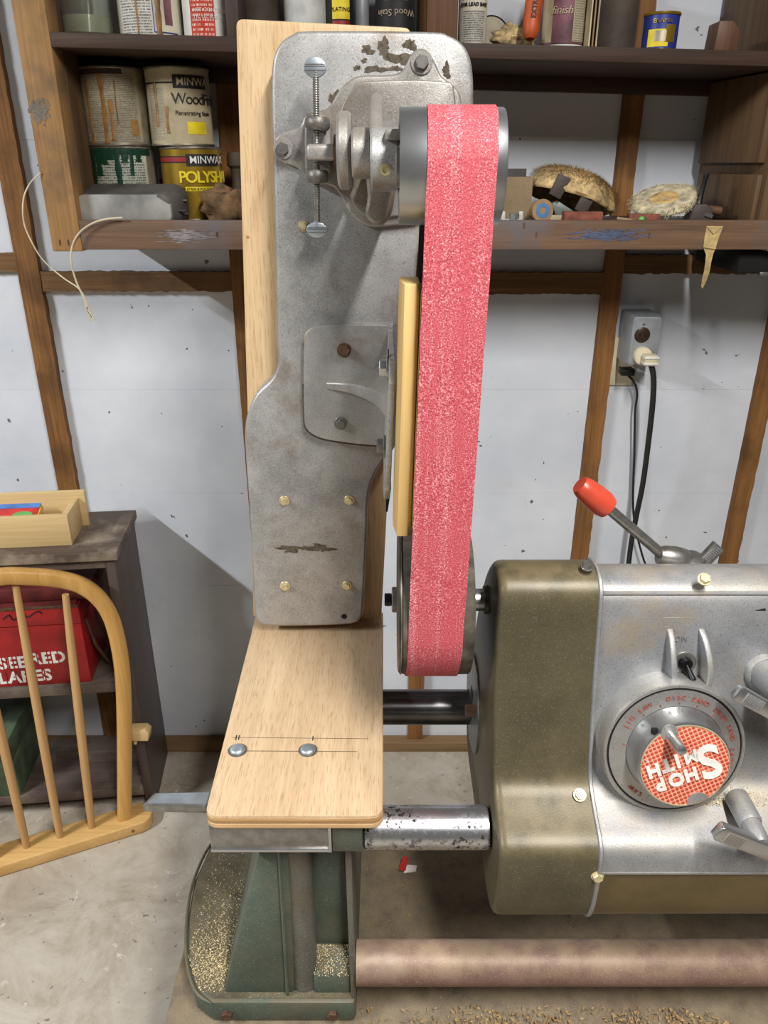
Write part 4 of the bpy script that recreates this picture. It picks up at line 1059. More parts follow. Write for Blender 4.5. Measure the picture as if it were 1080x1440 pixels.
X = place(200, 40, 1.43); z0 = uz(X) + .0008; r = .0505
t = can('paint_can', 'white can with printed label next to the glass jar on the top shelf', 'paint can', X, 1.485, z0, r, .15, 'label_white')
patch('fine_print', X, 1.485, r + .0004, -.8, .35, z0 + .006, z0 + .14, 'print_white', t, 12); patch('blue_line', X, 1.485, r + .0006, .34, .37, z0 + .008, z0 + .145, 'ink_blue', t, 2); patch('blue_foot_line', X, 1.485, r + .0006, .34, 1.2, z0 + .008, z0 + .010, 'ink_blue', t)
drip(X, 1.485, r + .0006, -.15, z0 + .002, z0 + .14, .003, 'drip_brown', t, 4); drip(X, 1.485, r + .0006, .52, z0 + .002, z0 + .14, .008, 'drip_brown', t, 6); patch('photo_panel', X, 1.485, r + .0005, .72, 1.0, z0 + .02, z0 + .06, 'purple_label', t, 4)
X = place(287, 40, 1.43); z0 = uz(X) + .0008; r = .040
t = can('spray_can', 'white spray can with orange-red label on the top shelf', 'spray can', X, 1.47, z0, r, .17, 'white_paint', 'steel_dull')
patch('red_label', X, 1.47, r + .0004, -.55, .45, z0 + .004, z0 + .15, 'print_red', t, 10)
lettering('NET CONTENTS', .0075, CY(X, 1.47, r, -.38, z0 + .040), 'white_paint', t, .0002, align='LEFT'); lettering('7 FL. OZ. (0.207 L)', .006, CY(X, 1.47, r, -.38, z0 + .031), 'white_paint', t, .0002, align='LEFT')
X = place(353, 20, 1.45); z0 = uz(X) + .0008
tag(obj('dark_tin', MB().lathe([(.036, 0), (.037, .002), (.037, .17), (.03, .175), (.0001, .175)], (X + .004, 1.51, z0), (0, 0, 1), 40), 'can_dark'), 'plain dark grey tin beside the spray can behind the oak board', 'tin')
X = place(428, 15, 1.45); z0 = uz(X) + .0008; r = .035
t = thing('clear_bottle', (X, 1.47, z0), 'pale translucent bottle behind the top of the oak board', 'bottle')
obj('glass', MB().lathe([(r * .9, 0), (r, .004), (r, .13), (r * .45, .16), (r * .45, .19), (.0001, .19)], (X, 1.47, z0), (0, 0, 1), 36), 'grey_plastic', t)
obj('cap', MB().lathe([(r * .5, .186), (r * .5, .205), (.0001, .206)], (X, 1.47, z0), (0, 0, 1), 24), 'black_plastic', t)
X = place(478, 10, 1.45) ; z0 = uz(X) + .0008; r = .0225
t = thing('yellow_can', (X, 1.46, z0), 'narrow black can with yellow label behind the top of the oak board', 'can')
obj('body', MB().lathe([(r * .95, 0), (r, .002), (r, .15), (r * .7, .16), (.0001, .16)], (X, 1.46, z0), (0, 0, 1), 32), 'ink_black', t)
patch('yellow_label', X, 1.46, r + .0004, -.55, .75, z0 + .034, z0 + .12, 'ink_yellow', t, 8); patch('red_band', X, 1.46, r + .0004, -.55, .75, z0 + .015, z0 + .032, 'ink_red', t, 8)
lettering('DH', .030, CY(X, 1.46, r, .05, z0 + .085), 'ink_black', t, .0003, bold=.0006); lettering('PLATING', .008, CY(X, 1.46, r, .05, z0 + .047), 'ink_black', t, .0003)
X = place(508, 10, 1.45); z0 = uz(X) + .0008
tag(obj('grey_tube', MB().lathe([(.011, 0), (.012, .002), (.012, .16), (.006, .17), (.0001, .17)], (X, 1.475, z0), (0, 0, 1), 24), 'outlet_grey'), 'pale blue-grey tube between the yellow-labelled can and black can', 'tube')
X = place(557, 10, 1.45); z0 = uz(X) + .0008; r = .0335
t = thing('black_can', (X, 1.475, z0), 'black stain can standing upside down behind the sander top', 'can')
obj('body', MB().lathe([(r * .95, 0), (r, .002), (r, .15), (r * .95, .152), (.0001, .152)], (X, 1.475, z0), (0, 0, 1), 36), 'ink_black', t)
fu = CY(X, 1.475, r, 0, z0 + .046); lettering('Wood Stain', .013, lambda x, y, z: fu(-x, -y, z), 'label_cream', t, .0003)
patch('fine_print', X, 1.475, r + .0005, -.6, .6, z0 + .062, z0 + .075, 'can_dark', t, 8)
# upper shelf, right bay
X = place(664, 40, 1.43); z0 = uz(X) + .0008; r = .0225
t = thing('printed_bottle', (X, 1.43, z0), 'cream bottle with black print right of the middle post', 'bottle')
obj('body', MB().lathe([(r * .95, 0), (r, .002), (r, .14), (r * .6, .155), (r * .6, .175), (.0001, .176)], (X, 1.43, z0), (0, 0, 1), 36), 'label_white', t)
patch('fine_print', X, 1.43, r + .0004, -.9, .9, z0 + .004, z0 + .046, 'print_bottle', t, 10)
lettering('VELUX', .0135, CY(X, 1.43, r, -.02, z0 + .066), 'ink_black', t, .0003, bold=.0004); lettering('FOR LEAD BASE', .0062, CY(X, 1.43, r, .0, z0 + .054), 'ink_black', t, .0003, bold=.0002)
X = place(694, 47, 1.50); z0 = uz(X) + .0008; rl = .030
t = thing('tin_lid', (X, 1.52, z0), 'round grey tin lid leaning behind the cream bottle', 'lid')
ax = Vector((.15, -1, .25)).normalized(); cc = Vector((X, 1.525, z0 + rl * .98))
obj('disc', MB().lathe([(rl, -.003), (rl, .002), (rl * .9, .0025), (.0001, .0008)], cc, ax, 36), 'lid_grey', t); obj('rim', MB().lathe([(rl * .99, -.003), (rl * 1.02, -.001), (rl * 1.02, .002), (rl * .95, .003), (rl * .93, .0022)], cc, ax, 36, False, False), 'black_steel', t)
X = place(722, 55, 1.46); z0 = uz(X)
tag(lump('work_glove', (X, 1.46, z0 + .0175), (.034, .022, .0195), 'burlap', 8, .5, 14), 'crumpled tan work glove lying on the top shelf beside the orange tube', 'glove')
Xa = place(741, 68, 1.41); Xb = place(752, 0, 1.43); z0 = uz(Xa) + .0012
t = thing('orange_tube', (Xa, 1.42, z0), 'orange-brown squeeze tube leaning on the top shelf', 'tube')
dT = Vector((.012, .035, .135)); pT = Vector((Xa + .003, 1.405, z0 + .0085))
obj('body', MB().lathe([(.007, 0), (.012, .006), (.0135, .02), (.014, .10), (.014, .14)], pT, dT, 24), 'orange', t)
dn = dT.normalized(); fT = lambda x, y, z: pT + dn * (.060 + x) + Vector((y, -.0146 - z, 0)) + Vector((-.0, -.001, 0))
lettering('EXTRA', .0105, lambda x, y, z: pT + dn * (.045 + x) + Vector((-y, -.0148 - z, 0)), 'ink_black', t, .0002, bold=.0003)
X = place(796, 60, 1.44); z0 = uz(X) + .0008; r = .0355
t = thing('purple_label_jar', (X, 1.475, z0), 'plastic jar with purple and cream label on a white base', 'jar')
obj('body', MB().lathe([(r * .94, .008), (r, .0095), (r, .14), (r * .9, .145), (.0001, .145)], (X, 1.475, z0), (0, 0, 1), 36), 'purple_label', t)
obj('white_base', MB().lathe([(r * .95, 0), (r * 1.0, .002), (r * 1.0, .008), (r * .9, .0092), (.0001, .0092)], (X, 1.475, z0), (0, 0, 1), 36), 'white_paint', t)
patch('cream_side', X, 1.475, r + .0005, .25, 1.3, z0 + .012, z0 + .14, 'print_cream', t, 10); patch('cream_side', X, 1.475, r + .0005, -1.4, -.7, z0 + .012, z0 + .14, 'label_cream', t, 8)
lettering('finish', .016, CY(X, 1.475, r, -.3, z0 + .055), 'label_cream', t, .0003, shear=.3)
for i, px in enumerate((828, 833, 838)):
    X = place(px, 60, 1.43); z0 = uz(X) + .001; rot = Matrix.Rotation(.0, 3, 'Y')
    tag(obj('sanding_sheet', MB().box(Vector((X - .002, 1.48, z0 + .0712)), (.0022, .12, .14), rot), ('label_cream', 'kraft', 'label_cream')[i]), ('thin cream sheet leaning beside the purple-labelled jar, leftmost of three', 'thin brown sheet leaning between two cream sheets on the top shelf', 'thin cream sheet leaning against the brown can, rightmost of three')[i], 'sheet', 'thin sheets leaning on the top shelf')
X = place(876, 50, 1.43); z0 = uz(X) + .0008; r = .0365
tag(obj('brown_can', MB().lathe([(r * .9, 0), (r, .004), (r, .10), (r * .98, .104), (r * .98, .13), (.0001, .131)], (X, 1.49, z0), (0, 0, 1), 40), 'can_dark'), 'plain dark brown can on the top shelf left of the small blue can', 'can')
X = place(932, 50, 1.43); z0 = uz(X) + .0008; r = .0275
t = can('small_paint_can', 'small blue and yellow can on the top shelf', 'paint can', X, 1.445, z0, r, .054, 'ink_blue', 'can_gold')
patch('yellow_patch', X, 1.445, r + .0004, -1.0, .2, z0 + .006, z0 + .030, 'ink_yellow', t, 8); patch('gold_patch', X, 1.445, r + .0006, .0, .6, z0 + .012, z0 + .036, 'can_gold', t, 6); patch('picture_panel', X, 1.445, r + .0007, -.6, .05, z0 + .013, z0 + .028, 'can_tin', t, 5)
lettering('ENAMEL', .008, CY(X, 1.445, r, -.2, z0 + .041), 'can_gold', t, .0003)
a = W(1017, 70, 1.43); z0 = uz(a.x) + .0012
m = MB(); m.prism([(a.x - .019, 1.42, z0), (a.x + .018, 1.42, z0), (a.x + .018, 1.42, z0 + .030), (a.x + .006, 1.42, z0 + .043), (a.x - .016, 1.42, z0 + .043)], (0, .045, 0))
tag(obj('wood_offcut', m, 'walnut', bevel=.001), 'small brown wood offcut at the right end of the top shelf', 'wood block')

# ------------------------------------------------------------------ lower shelf, right bay
a, b_ = W(712, 312, 1.47), W(750, 312, 1.47)
t = thing('rusty_tin_box', ((a.x + b_.x) / 2, 1.5, SHZ), 'open rusty metal box behind the belt on the lower shelf', 'tin box')
x0, x1 = a.x - .04, b_.x - .006
obj('front', MB().box2(x0, x1, 1.470, 1.4715, SHZ, SHZ + .072), 'rusty_tin', t); obj('back_plate', MB().box2(x0, x1, 1.545, 1.5465, SHZ, SHZ + .085), 'tin_dark', t)
obj('side', MB().box2(x1 - .0015, x1, 1.4716, 1.545, SHZ, SHZ + .072), 'rusty_tin', t); obj('side', MB().box2(x0, x0 + .0015, 1.4716, 1.545, SHZ, SHZ + .072), 'rusty_tin', t); obj('bottom', MB().box2(x0 + .0015, x1 - .0015, 1.4716, 1.545, SHZ, SHZ + .0015), 'rusty_tin', t)
t = thing('plastic_clip', (W(720, 310, 1.42).x, 1.42, SHZ), 'small grey plastic clip in front of the rusty tin box', 'clip')
obj('base', MB().box(W(720, 311, 1.42), (.034, .016, .007)), 'grey_plastic', t, .001)
for px in (707, 732): obj('prong', MB().box(W(px, 304, 1.42), (.007, .010, .016)), 'grey_plastic', t, .001)
p = W(722, 306, 1.415); obj('barrel', MB().cyl(p - Vector((0, 0, .007)), p + Vector((0, 0, .007)), .007, n=16), 'wedge_grey', t)
p = W(762, 299, 1.42); rr_ = .0185
t = thing('tape_roll', (p.x, 1.43, SHZ), 'roll of tape with a blue core standing on the lower shelf', 'tape roll')
cc = Vector((p.x, 1.425, SHZ + rr_ + .0003)); ax = Vector((.1, -1, .1)).normalized()
obj('tape', MB().lathe([(.012, -.012), (rr_, -.012), (rr_, .008), (.012, .008)], cc, ax, 32), 'kraft', t); obj('core', MB().lathe([(.0119, -.012), (.0119, .0088), (.006, .0088), (.005, .004), (.0001, .004)], cc, ax, 28), 'blue_tape', t)
# two buffing wheels and loose bits
def buff(name, c, ax, r, th, mat, core, label, seed, hair):
    t = thing(name, Vector(c), label, 'buffing wheel')
    fn = lambda r_, h, tt: r_ * (1 + (.07 * noise.noise(Vector((math.cos(tt) * 3, math.sin(tt) * 3, seed + h * 40))) + .03 * noise.noise(Vector((math.cos(tt) * 14, math.sin(tt) * 14, seed + h * 200))) if r_ > r * .6 else 0))
    ly = obj('cloth_disc', MB().lathe([(.01, -th), (r * .55, -th * 1.0), (r * .85, -th * .95), (r, -th * .6), (r * 1.02, 0), (r, th * .6), (r * .85, th * .95), (r * .5, th * .9), (r * .2, th * .5), (.0001, th * .5)], c, ax, 64, fn=fn), mat, t, sharp=70)
    obj('core_face', MB().lathe([(r * .5, th * .4), (r * .42, th * .93), (r * .16, th * .85), (.0001, th * .2)], c, ax, 36, fn=fn), core, t, sharp=70)
    u, v, a = frame(ax); rnd = random.Random(seed); m = MB()
    for i in range(hair):
        tt = rnd.uniform(0, 2 * PI); hh = rnd.uniform(-th, th); d = u * math.cos(tt) + v * math.sin(tt)
        p0 = Vector(c) + a * hh + d * r * rnd.uniform(.86, 1.0); p1 = p0 + (d * rnd.uniform(.3, 1.2) + a * rnd.uniform(-.5, .5) + u.cross(d) * .0 + Vector((rnd.uniform(-.6, .6),) * 3) * .5) * .009
        s_ = a.cross(d) * .0006
        m.add([p0 - s_, p0 + s_, p1], [(0, 1, 2)])
    f = obj('frayed_fibres', m, mat, t); tag(f, kind='stuff')
    return t
c = W(814, 262, 1.50)
t = thing('buffing_wheel', (c.x, 1.51, SHZ), 'large shaggy tan buffing wheel drooping over tools on the lower shelf', 'buffing wheel')
bcn = Vector((c.x - .006, 1.51, SHZ + .058)); bax = Vector((.30, .16, .94)).normalized()
fnb = lambda r_, h, tt: r_ * (1 + .10 * noise.noise(Vector((math.cos(tt) * 2.2, math.sin(tt) * 2.2, 3 + h * 12))) + .05 * noise.noise(Vector((math.cos(tt) * 12, math.sin(tt) * 12, h * 160))))
obj('cloth_disc', MB().lathe([(.0001, .022), (.03, .021), (.052, .015), (.069, .003), (.079, -.014), (.082, -.026), (.077, -.030), (.066, -.016), (.05, -.002), (.03, .004), (.0001, .005)], bcn, bax, 72, fn=fnb), 'buff_wool', t, sharp=70)
obj('core_face', MB().lathe([(.0001, .0045), (.03, .0035), (.048, -.0025), (.046, -.006), (.0001, -.002)], bcn, bax, 36), 'black_void', t)  # black disc: shade under the drooping wheel put into the colour
u_, v_, a_ = frame(bax); rnd = random.Random(12); m = MB()
for i in range(5200):
    tt = rnd.uniform(0, 2 * PI); f = rnd.random() ** .6; r_ = .035 + .046 * f; d = u_ * math.cos(tt) + v_ * math.sin(tt)
    h_ = .022 - 6.2 * max(0, r_ - .02) ** 2 - (.012 if f > .9 else 0) * rnd.random()
    p0 = bcn + d * r_ * (1 + .08 * noise.noise(Vector((math.cos(tt) * 2.2, math.sin(tt) * 2.2, 3 + h_ * 12)))) + a_ * (h_ - .001)
    p1 = p0 + d * rnd.uniform(.003, .010) + a_ * rnd.uniform(-.006, .005) + a_.cross(d) * rnd.uniform(-.005, .005)
    s_ = a_.cross(d) * .0006; m.add([p0 - s_, p0 + s_, p1], [(0, 1, 2)])
tag(obj('frayed_fibres', m, 'buff_wool', t), kind='stuff')
c = W(922, 286, 1.47)
buff('buffing_wheel', (c.x + .013, 1.465, SHZ + .034), Vector((-.22, -.32, .92)), .056, .0065, 'buff_pale', 'buff_core', 'thin pale stitched buffing wheel lying tilted right of the shaggy one', 9, 1800)
def slab(name, px, py, Y, sx, sy, sz_, rz, mat, label, cat, base=None, ry=0.0):
    p = W(px, py, Y)
    if base is not None: p.z = base + sz_ / 2
    o = obj(name, MB().box(p, (sx, sy, sz_), Matrix.Rotation(rz, 3, 'Z') @ Matrix.Rotation(ry, 3, 'Y')), mat, None, .001)
    tag(o, label, cat); return o
slab('steel_plate', 787, 262, 1.435, .022, .006, .036, 0, 'dark_plate', 'dark rectangular plate tilted in front of the shaggy buffing wheel, upper of two', 'plate', ry=.45)
slab('steel_plate', 823, 284, 1.43, .022, .006, .036, 0, 'dark_plate', 'dark rectangular plate tilted in front of the shaggy buffing wheel, lower of two', 'plate', ry=.45)
slab('sharpening_stone', 818, 307, 1.415, .066, .024, .018, 0, 'brick_red', 'reddish brown sharpening stone on the lower shelf below the shaggy wheel', 'stone', SHZ)
slab('wood_scrap', 783, 308, 1.425, .03, .012, .012, .1, 'label_cream', 'pale wood scrap between the tape roll and the reddish stone', 'wood scrap', SHZ)
p = W(792, 298, 1.45)
m = MB(); m.prism([(p.x - .022, 1.445, SHZ + .030), (p.x - .012, 1.445, SHZ + .034), (p.x + .030, 1.445, SHZ + .010), (p.x + .030, 1.445, SHZ), (p.x - .01, 1.445, SHZ)], (0, .018, 0))
tag(obj('steel_wedge', m, 'wedge_grey', bevel=.001), 'grey-green metal wedge behind the reddish sharpening stone', 'wedge')
slab('sharpening_stone', 905, 306, 1.42, .052, .022, .014, -.1, 'brick_red', 'rust-red stone lying under the thin pale buffing wheel', 'stone', SHZ)
p = W(903, 309, 1.402); tag(obj('glass_marble', MB().lathe([(.0001, 0), (.003, .0008), (.005, .003), (.0055, .0055), (.005, .008), (.003, .0102), (.0001, .011)], (p.x, 1.405, SHZ), (0, 0, 1), 16), 'green_bead'), 'small green marble at the shelf lip under the pale buffing wheel', 'marble')
pa, pb_ = W(868, 307, 1.42), W(893, 312, 1.405); pa.z = max(pa.z, SHZ + .004); pb_.z = SHZ + .003
tag(obj('wooden_stick', MB().cyl(pa, pb_, .0028, n=10), 'twig'), 'short thin wooden stick between the two buffing wheels', 'stick')
p = W(988, 305, 1.42)
t = thing('drill_chuck', (p.x, 1.43, SHZ), 'dark chuck tool with an upright rod at the right end of the lower shelf', 'tool')
obj('body', MB().prism([(p.x - .024, 1.415, SHZ), (p.x + .016, 1.415, SHZ), (p.x + .014, 1.415, SHZ + .022), (p.x + .002, 1.415, SHZ + .030), (p.x - .018, 1.415, SHZ + .029)], (0, .035, 0)), 'dark_plate', t, .002)
obj('rod', MB().lathe([(.007, 0), (.005, .006), (.0042, .018), (.0042, .042), (.0048, .044), (.0048, .05)], (p.x - .006, 1.432, SHZ + .028), (.12, 0, 1), 14), 'black_plastic', t)
obj('arm', MB().cyl((p.x + .012, 1.43, SHZ + .020), (p.x + .034, 1.43, SHZ + .018), .0075, n=14, ch=.001), 'walnut', t); obj('bright_tip', MB().box((p.x + .008, 1.4135, SHZ + .012), (.013, .003, .006), Matrix.Rotation(.3, 3, 'Y')), 'steel', t)
# strip of masking tape hanging from the lip
Yt = YS_F - .0025
A = [W(988, 320, Yt), W(1016, 318, Yt), W(1006, 351, Yt), W(991, 348, Yt)]
t = thing('tape_strip', W(1000, 405, Yt), 'torn strip of tan masking tape hanging from the shelf lip', 'tape')
L0 = [(994, 318, 1017, 318), (991, 333, 1011, 334), (989, 348, 1006, 350), (993, 358, 1003, 357), (992, 370, 1000, 369), (990, 383, 998, 382), (987, 395, 993, 396), (986, 402, 988, 406)]
m = MB(); rr = []
for i, (xa, ya, xb, yb) in enumerate(L0):
    w_ = .004 * math.sin(i * 1.3) if i > 2 else 0
    p, q_ = W(xa, ya, Yt - abs(w_)), W(xb, yb, Yt); rr.append([p, q_, q_ + Vector((0, .0016, 0)), p + Vector((0, .0016, 0))])
m.rings(rr); obj('strip', m, 'tape_tan', t); p, q_ = W(994, 319, Yt - .001), W(1016, 319, Yt - .001)
obj('folded_end', MB().prism([p, q_, W(1003, 329, Yt - .001)], (0, -.0012, 0)), 'tape_tan', t); obj('crease', MB().tube([W(989, 347, Yt - .001), W(1006, 350, Yt - .001)], .0014, 6), 'tape_tan', t)
# black case under the right end of the shelf
a, b_ = W(1042, 352, 1.40), W(1100, 384, 1.40)
t = thing('black_case', ((a.x + b_.x) / 2 + .03, 1.45, b_.z), 'black box fixed under the right end of the wall shelf', 'box')
obj('box', MB().box2(a.x, b_.x + .1, 1.40, 1.60, b_.z, zl0 - .004), 'black_void', t, .003); obj('metal_foot', MB().box(W(1075, 385, 1.40), (.02, .01, .006)), 'steel_dull', t, .001)
# loose string hanging at the corner post
s1 = [W(172, 306, 1.372), W(150, 308, 1.372), (W(130, 314, 1.371)), W(112, 327, 1.370), W(102, 345, 1.368), W(100, 368, 1.366), W(107, 395, 1.366), W(116, 415, 1.366), W(122, 432, 1.366)]
s2 = [W(57, 243, 1.378), W(42, 258, 1.372), W(33, 280, 1.369), W(33, 310, 1.367), W(42, 335, 1.366), W(60, 365, 1.366), W(88, 390, 1.366), W(110, 405, 1.366), W(120, 420, 1.366), W(126, 436, 1.366), W(133, 450, 1.366)]
t = thing('loose_string', W(120, 440, 1.366), 'thin pale string hanging from the left corner of the shelf', 'string')
obj('strand', MB().tube(cr(s1, 4, False), .0016, 6), 'string_tan', t); obj('strand', MB().tube(cr(s2, 4, False), .0013, 6), 'string_tan', t)
m = MB(); rnd = random.Random(2)
for i in range(7):
    e = W(126 + rnd.uniform(-2, 9), 446 + rnd.uniform(-4, 8), 1.366); m.tube([W(121, 428, 1.366), (W(121, 428, 1.366) + e) / 2 + Vector((rnd.uniform(-.003, .003), 0, 0)), e], .0007, 5)
obj('frayed_end', m, 'string_tan', t)

# ================================================================== outlet box, plug and cords
t = thing('outlet_box', W(893, 520, 1.60), 'grey surface-mounted outlet box beside the right wall stud', 'outlet')
fa, fb_ = W(888, 446, 1.555), W(926, 513, 1.555)
xm = (fa.x + fb_.x) / 2; zm_ = (fa.z + fb_.z) / 2; hw_ = .0285; hh_ = (fa.z - fb_.z) / 2
R_ = lambda e, y: [Vector((p.x, y, p.z)) for p in rc([Vector((xm - hw_ - e, 0, zm_ - hh_ - e)), Vector((xm + hw_ + e, 0, zm_ - hh_ - e)), Vector((xm + hw_ + e, 0, zm_ + hh_ + e)), Vector((xm - hw_ - e, 0, zm_ + hh_ + e))], .006, (0, 1, 2, 3), 4)]
obj('box', MB().rings([R_(.003, 1.6345), R_(.003, 1.572), R_(0, 1.556), R_(-.003, 1.555)]), 'outlet_grey', t, sharp=30)
p = W(903, 471, 1.555); so = obj('socket_face', MB().lathe([(.0155, -.004), (.0155, .0012), (.014, .0022), (.0001, .0022)], (p.x, 1.555, p.z), (0, -1, 0), 28), 'brown_bakelite', t)
for dx in (-.005, .005): obj('slot', MB().box((p.x + dx, 1.5525, p.z + .001), (.0018, .001, .008)), 'black_void', so)
obj('slot', MB().cyl((p.x, 1.5528, p.z - .008), (p.x, 1.5522, p.z - .008), .0022, n=10), 'black_void', so)
p = W(905, 456, 1.555); obj('cover_screw', MB().lathe([(.003, 0), (.003, .001), (.0001, .0016)], (p.x, 1.555, p.z), (0, -1, 0), 14), 'steel', t)
p = W(875, 505, 1.633); obj('wall_plate', MB().box2(p.x - .036, p.x + .026, 1.629, 1.6345, W(0, 541, 1.633).z, W(0, 474, 1.633).z), 'ivory', t, .001)
p = W(881, 522, 1.60); obj('cable_clamp', MB().box(p, (.028, .03, .014)), 'black_plastic', t, .002)
p = W(903, 500, 1.555)
pg = thing('power_plug', p, 'cream plug in the grey outlet box with thick black cord', 'plug')
obj('round_base', MB().lathe([(.0185, -.0), (.0185, .008), (.017, .011), (.012, .012)], (p.x, 1.5548, p.z), (0, -1, 0), 28), 'ivory', pg)
q_ = Vector((p.x + .008, 1.531, p.z - .003)); obj('plug_body', MB().box(q_, (.026, .026, .022)), 'ivory', pg, .003)
for dz in (-.006, .006): obj('clamp_bar', MB().box(q_ + Vector((0, -.003, dz)), (.030, .024, .005)), 'white_paint', pg, .0015)
cp = [Vector((q_.x + .004, 1.53, q_.z - .010)), W(919, 530, 1.53), W(918, 565, 1.535), W(912, 620, 1.545), W(904, 680, 1.555), W(894, 730, 1.57), W(886, 775, 1.58), W(880, 840, 1.585), W(874, 920, 1.59)]
obj('cord', MB().tube(cr(cp, 4, False), .0058, 10), 'cord_black', pg)
cp = [W(884, 528, 1.605), W(893, 540, 1.60), W(896, 556, 1.605), W(893, 580, 1.61), W(892, 640, 1.611), W(890, 700, 1.611), W(893, 740, 1.609), W(903, 780, 1.607), W(912, 810, 1.607), W(916, 860, 1.607)]
tag(obj('thin_cord', MB().tube(cr(cp, 4, False), .0024, 8), 'cord_black'), 'thin black cord running down from the underside of the outlet box', 'cord')

# ================================================================== dark bookcase at the left
bc = thing('bookcase', (-.88, 1.49, 0), 'low dark-stained wooden bookcase with dusty top against the wall', 'bookcase')
bx0, bx1 = -1.25, -.553; by0, by1 = 1.398, 1.602; bz = .706
obj('top_board', MB().box2(bx0 - .01, bx1 + .008, by0 - .008, by1, bz - .020, bz), 'dark_case_top', bc, .002)
obj('apron', MB().box2(bx0 + .02, bx1 - .021, by0 + .004, by0 + .018, bz - .042, bz - .0205), 'dark_case', bc, .001)
for x in (bx0, bx1 - .020):
    m = MB(); m.rings([[Vector((x, y0, z)), Vector((x + .02, y0, z)), Vector((x + .02, by1, z)), Vector((x, by1, z))] for z, y0 in ((0, by0 + .004), (bz - .0205, by0))])
    obj('side_panel', m, 'dark_case_side', bc, .0015)
for zs in (.376, .072):
    obj('shelf_board', MB().box2(bx0 + .0205, bx1 - .0205, by0 + .004, by1 - .004, zs - .024, zs), 'dark_case', bc, .0015)
# red stencilled box
xr_ = W(128, 945, 1.405).x; zs = .3765
rb = thing('red_tool_box', (xr_ - .16, 1.48, zs), 'worn red wooden box with white stencilled RED FLARES lettering', 'box')
zt_ = .573
obj('body', MB().box2(xr_ - .34, xr_, 1.412, 1.565, zs, zt_ - .045), 'box_red', rb, .002); obj('lid', MB().box2(xr_ - .342, xr_ + .002, 1.410, 1.567, zt_ - .044, zt_), 'box_red', rb, .003)
obj('lid_edge', MB().box2(xr_ - .342, xr_ + .001, 1.4085, 1.412, zt_ - .003, zt_ + .004), 'rusty_bolt', rb, .001); obj('dusty_lid_top', MB().box2(xr_ - .335, xr_ - .004, 1.41, 1.56, zt_ + .0003, zt_ + .003), 'box_red_dark', rb, .001)
obj('side_strap', MB().tube([(xr_ + .003, 1.44, zt_ - .05), (xr_ + .012, 1.445, zt_ - .12), (xr_ + .028, 1.46, zs + .02), (xr_ + .030, 1.475, zs + .06), (xr_ + .012, 1.50, zt_ - .05)], .004, 8), 'rusty_bolt', rb)
p = W(73, 919, 1.404)
def SB(px, py):
    c_ = W(px, py, 1.4115); return lambda x, y, z: Vector((c_.x + x, 1.4115 - z, c_.z + y + x * .03))
lettering('RED', .040, SB(72, 919), 'white_paint', rb, .0003, bold=.0012, spacing=1.05); lettering('SEE', .040, SB(25, 923), 'white_paint', rb, .0003, bold=.0012, spacing=1.05); lettering('N', .043, SB(-3, 926), 'white_paint', rb, .0003, bold=.0012)
lettering('FLARES', .040, SB(36, 943), 'white_paint', rb, .0003, bold=.0012, spacing=1.05)
m = MB()
for px in (58, 72, 86, 20, 12, 26): a = W(px, 918 if px > 40 else 923, 1.4108); m.box(a, (.0022, .0006, .034))
for px in (4, 17, 30, 44, 57, 69): a = W(px, 943, 1.4108); m.box(a, (.0022, .0006, .034))
obj('stencil_bridges', m, 'box_red', rb)
obj('black_scrawl', MB().tube(cr([W(12, 862, 1.4095), W(20, 856, 1.4095), W(26, 864, 1.4095), W(38, 854, 1.4095), W(44, 861, 1.4095), W(58, 853, 1.4095), W(64, 857, 1.4095)], 3, False), .0016, 5), 'ink_black', rb)
# dark case standing on top of red box, close under the bookcase top
a = W(140, 835, 1.47)
parcel = tag(obj('dark_parcel', MB().box2(xr_ - .30, a.x + .004, 1.43, 1.56, zt_ + .0035, zt_ + .036), 'box_red_dark', bevel=.004), 'dark red flat parcel lying on top of the red box', 'parcel')
# green box on the bottom shelf
xg = W(38, 1106, 1.405).x; zg = .0725
gb_ = thing('green_tool_box', (xg - .1, 1.48, zg), 'worn green metal box on the bottom shelf of the bookcase', 'box')
obj('body', MB().box2(xg - .3, xg, 1.405, 1.575, zg, zg + .105), 'box_green', gb_, .003); obj('lid', MB().box2(xg - .302, xg + .002, 1.402, 1.577, zg + .106, zg + .165), 'box_green', gb_, .005)
for z in (.006, .098, .114, .158): obj('corner_rivet', MB().lathe([(.004, 0), (.0035, .0015), (.0001, .002)], (xg - .010, 1.4045 if z < .1 else 1.4015, zg + z), (0, -1, 0), 12), 'can_tin', gb_)
# pale tray with packets on top of the bookcase
xt = W(106, 760, 1.432).x; yt0, yt1 = 1.430, 1.535
tr = thing('wooden_tray', (xt - .15, 1.48, bz), 'open pale wooden tray on the dusty bookcase top', 'tray')
obj('front', MB().box2(xt - .35, xt, yt0, yt0 + .012, bz + .0003, bz + .068), 'tray_wood', tr, .001); obj('back', MB().box2(xt - .35, xt + .012, yt1 - .010, yt1, bz + .0003, bz + .082), 'tray_wood', tr, .001)
obj('side', MB().box2(xt - .013, xt - .001, yt0 + .0122, yt1 - .0102, bz + .0003, bz + .067), 'tray_wood', tr, .001); obj('bottom', MB().box2(xt - .35, xt - .0135, yt0 + .0122, yt1 - .0102, bz + .0003, bz + .006), 'hardboard', tr)
pk = thing('seed_packet', (xt - .13, 1.48, bz + .04), 'red and blue glossy packet lying in the pale tray', 'packet')
x1 = W(58, 705, 1.475).x; rotp = Matrix.Rotation(.30, 3, 'X'); cP = Vector((x1 - .07, 1.478, bz + .052))
obj('pouch', MB().box(cP, (.15, .058, .014), rotp), 'package_red', pk, .003)
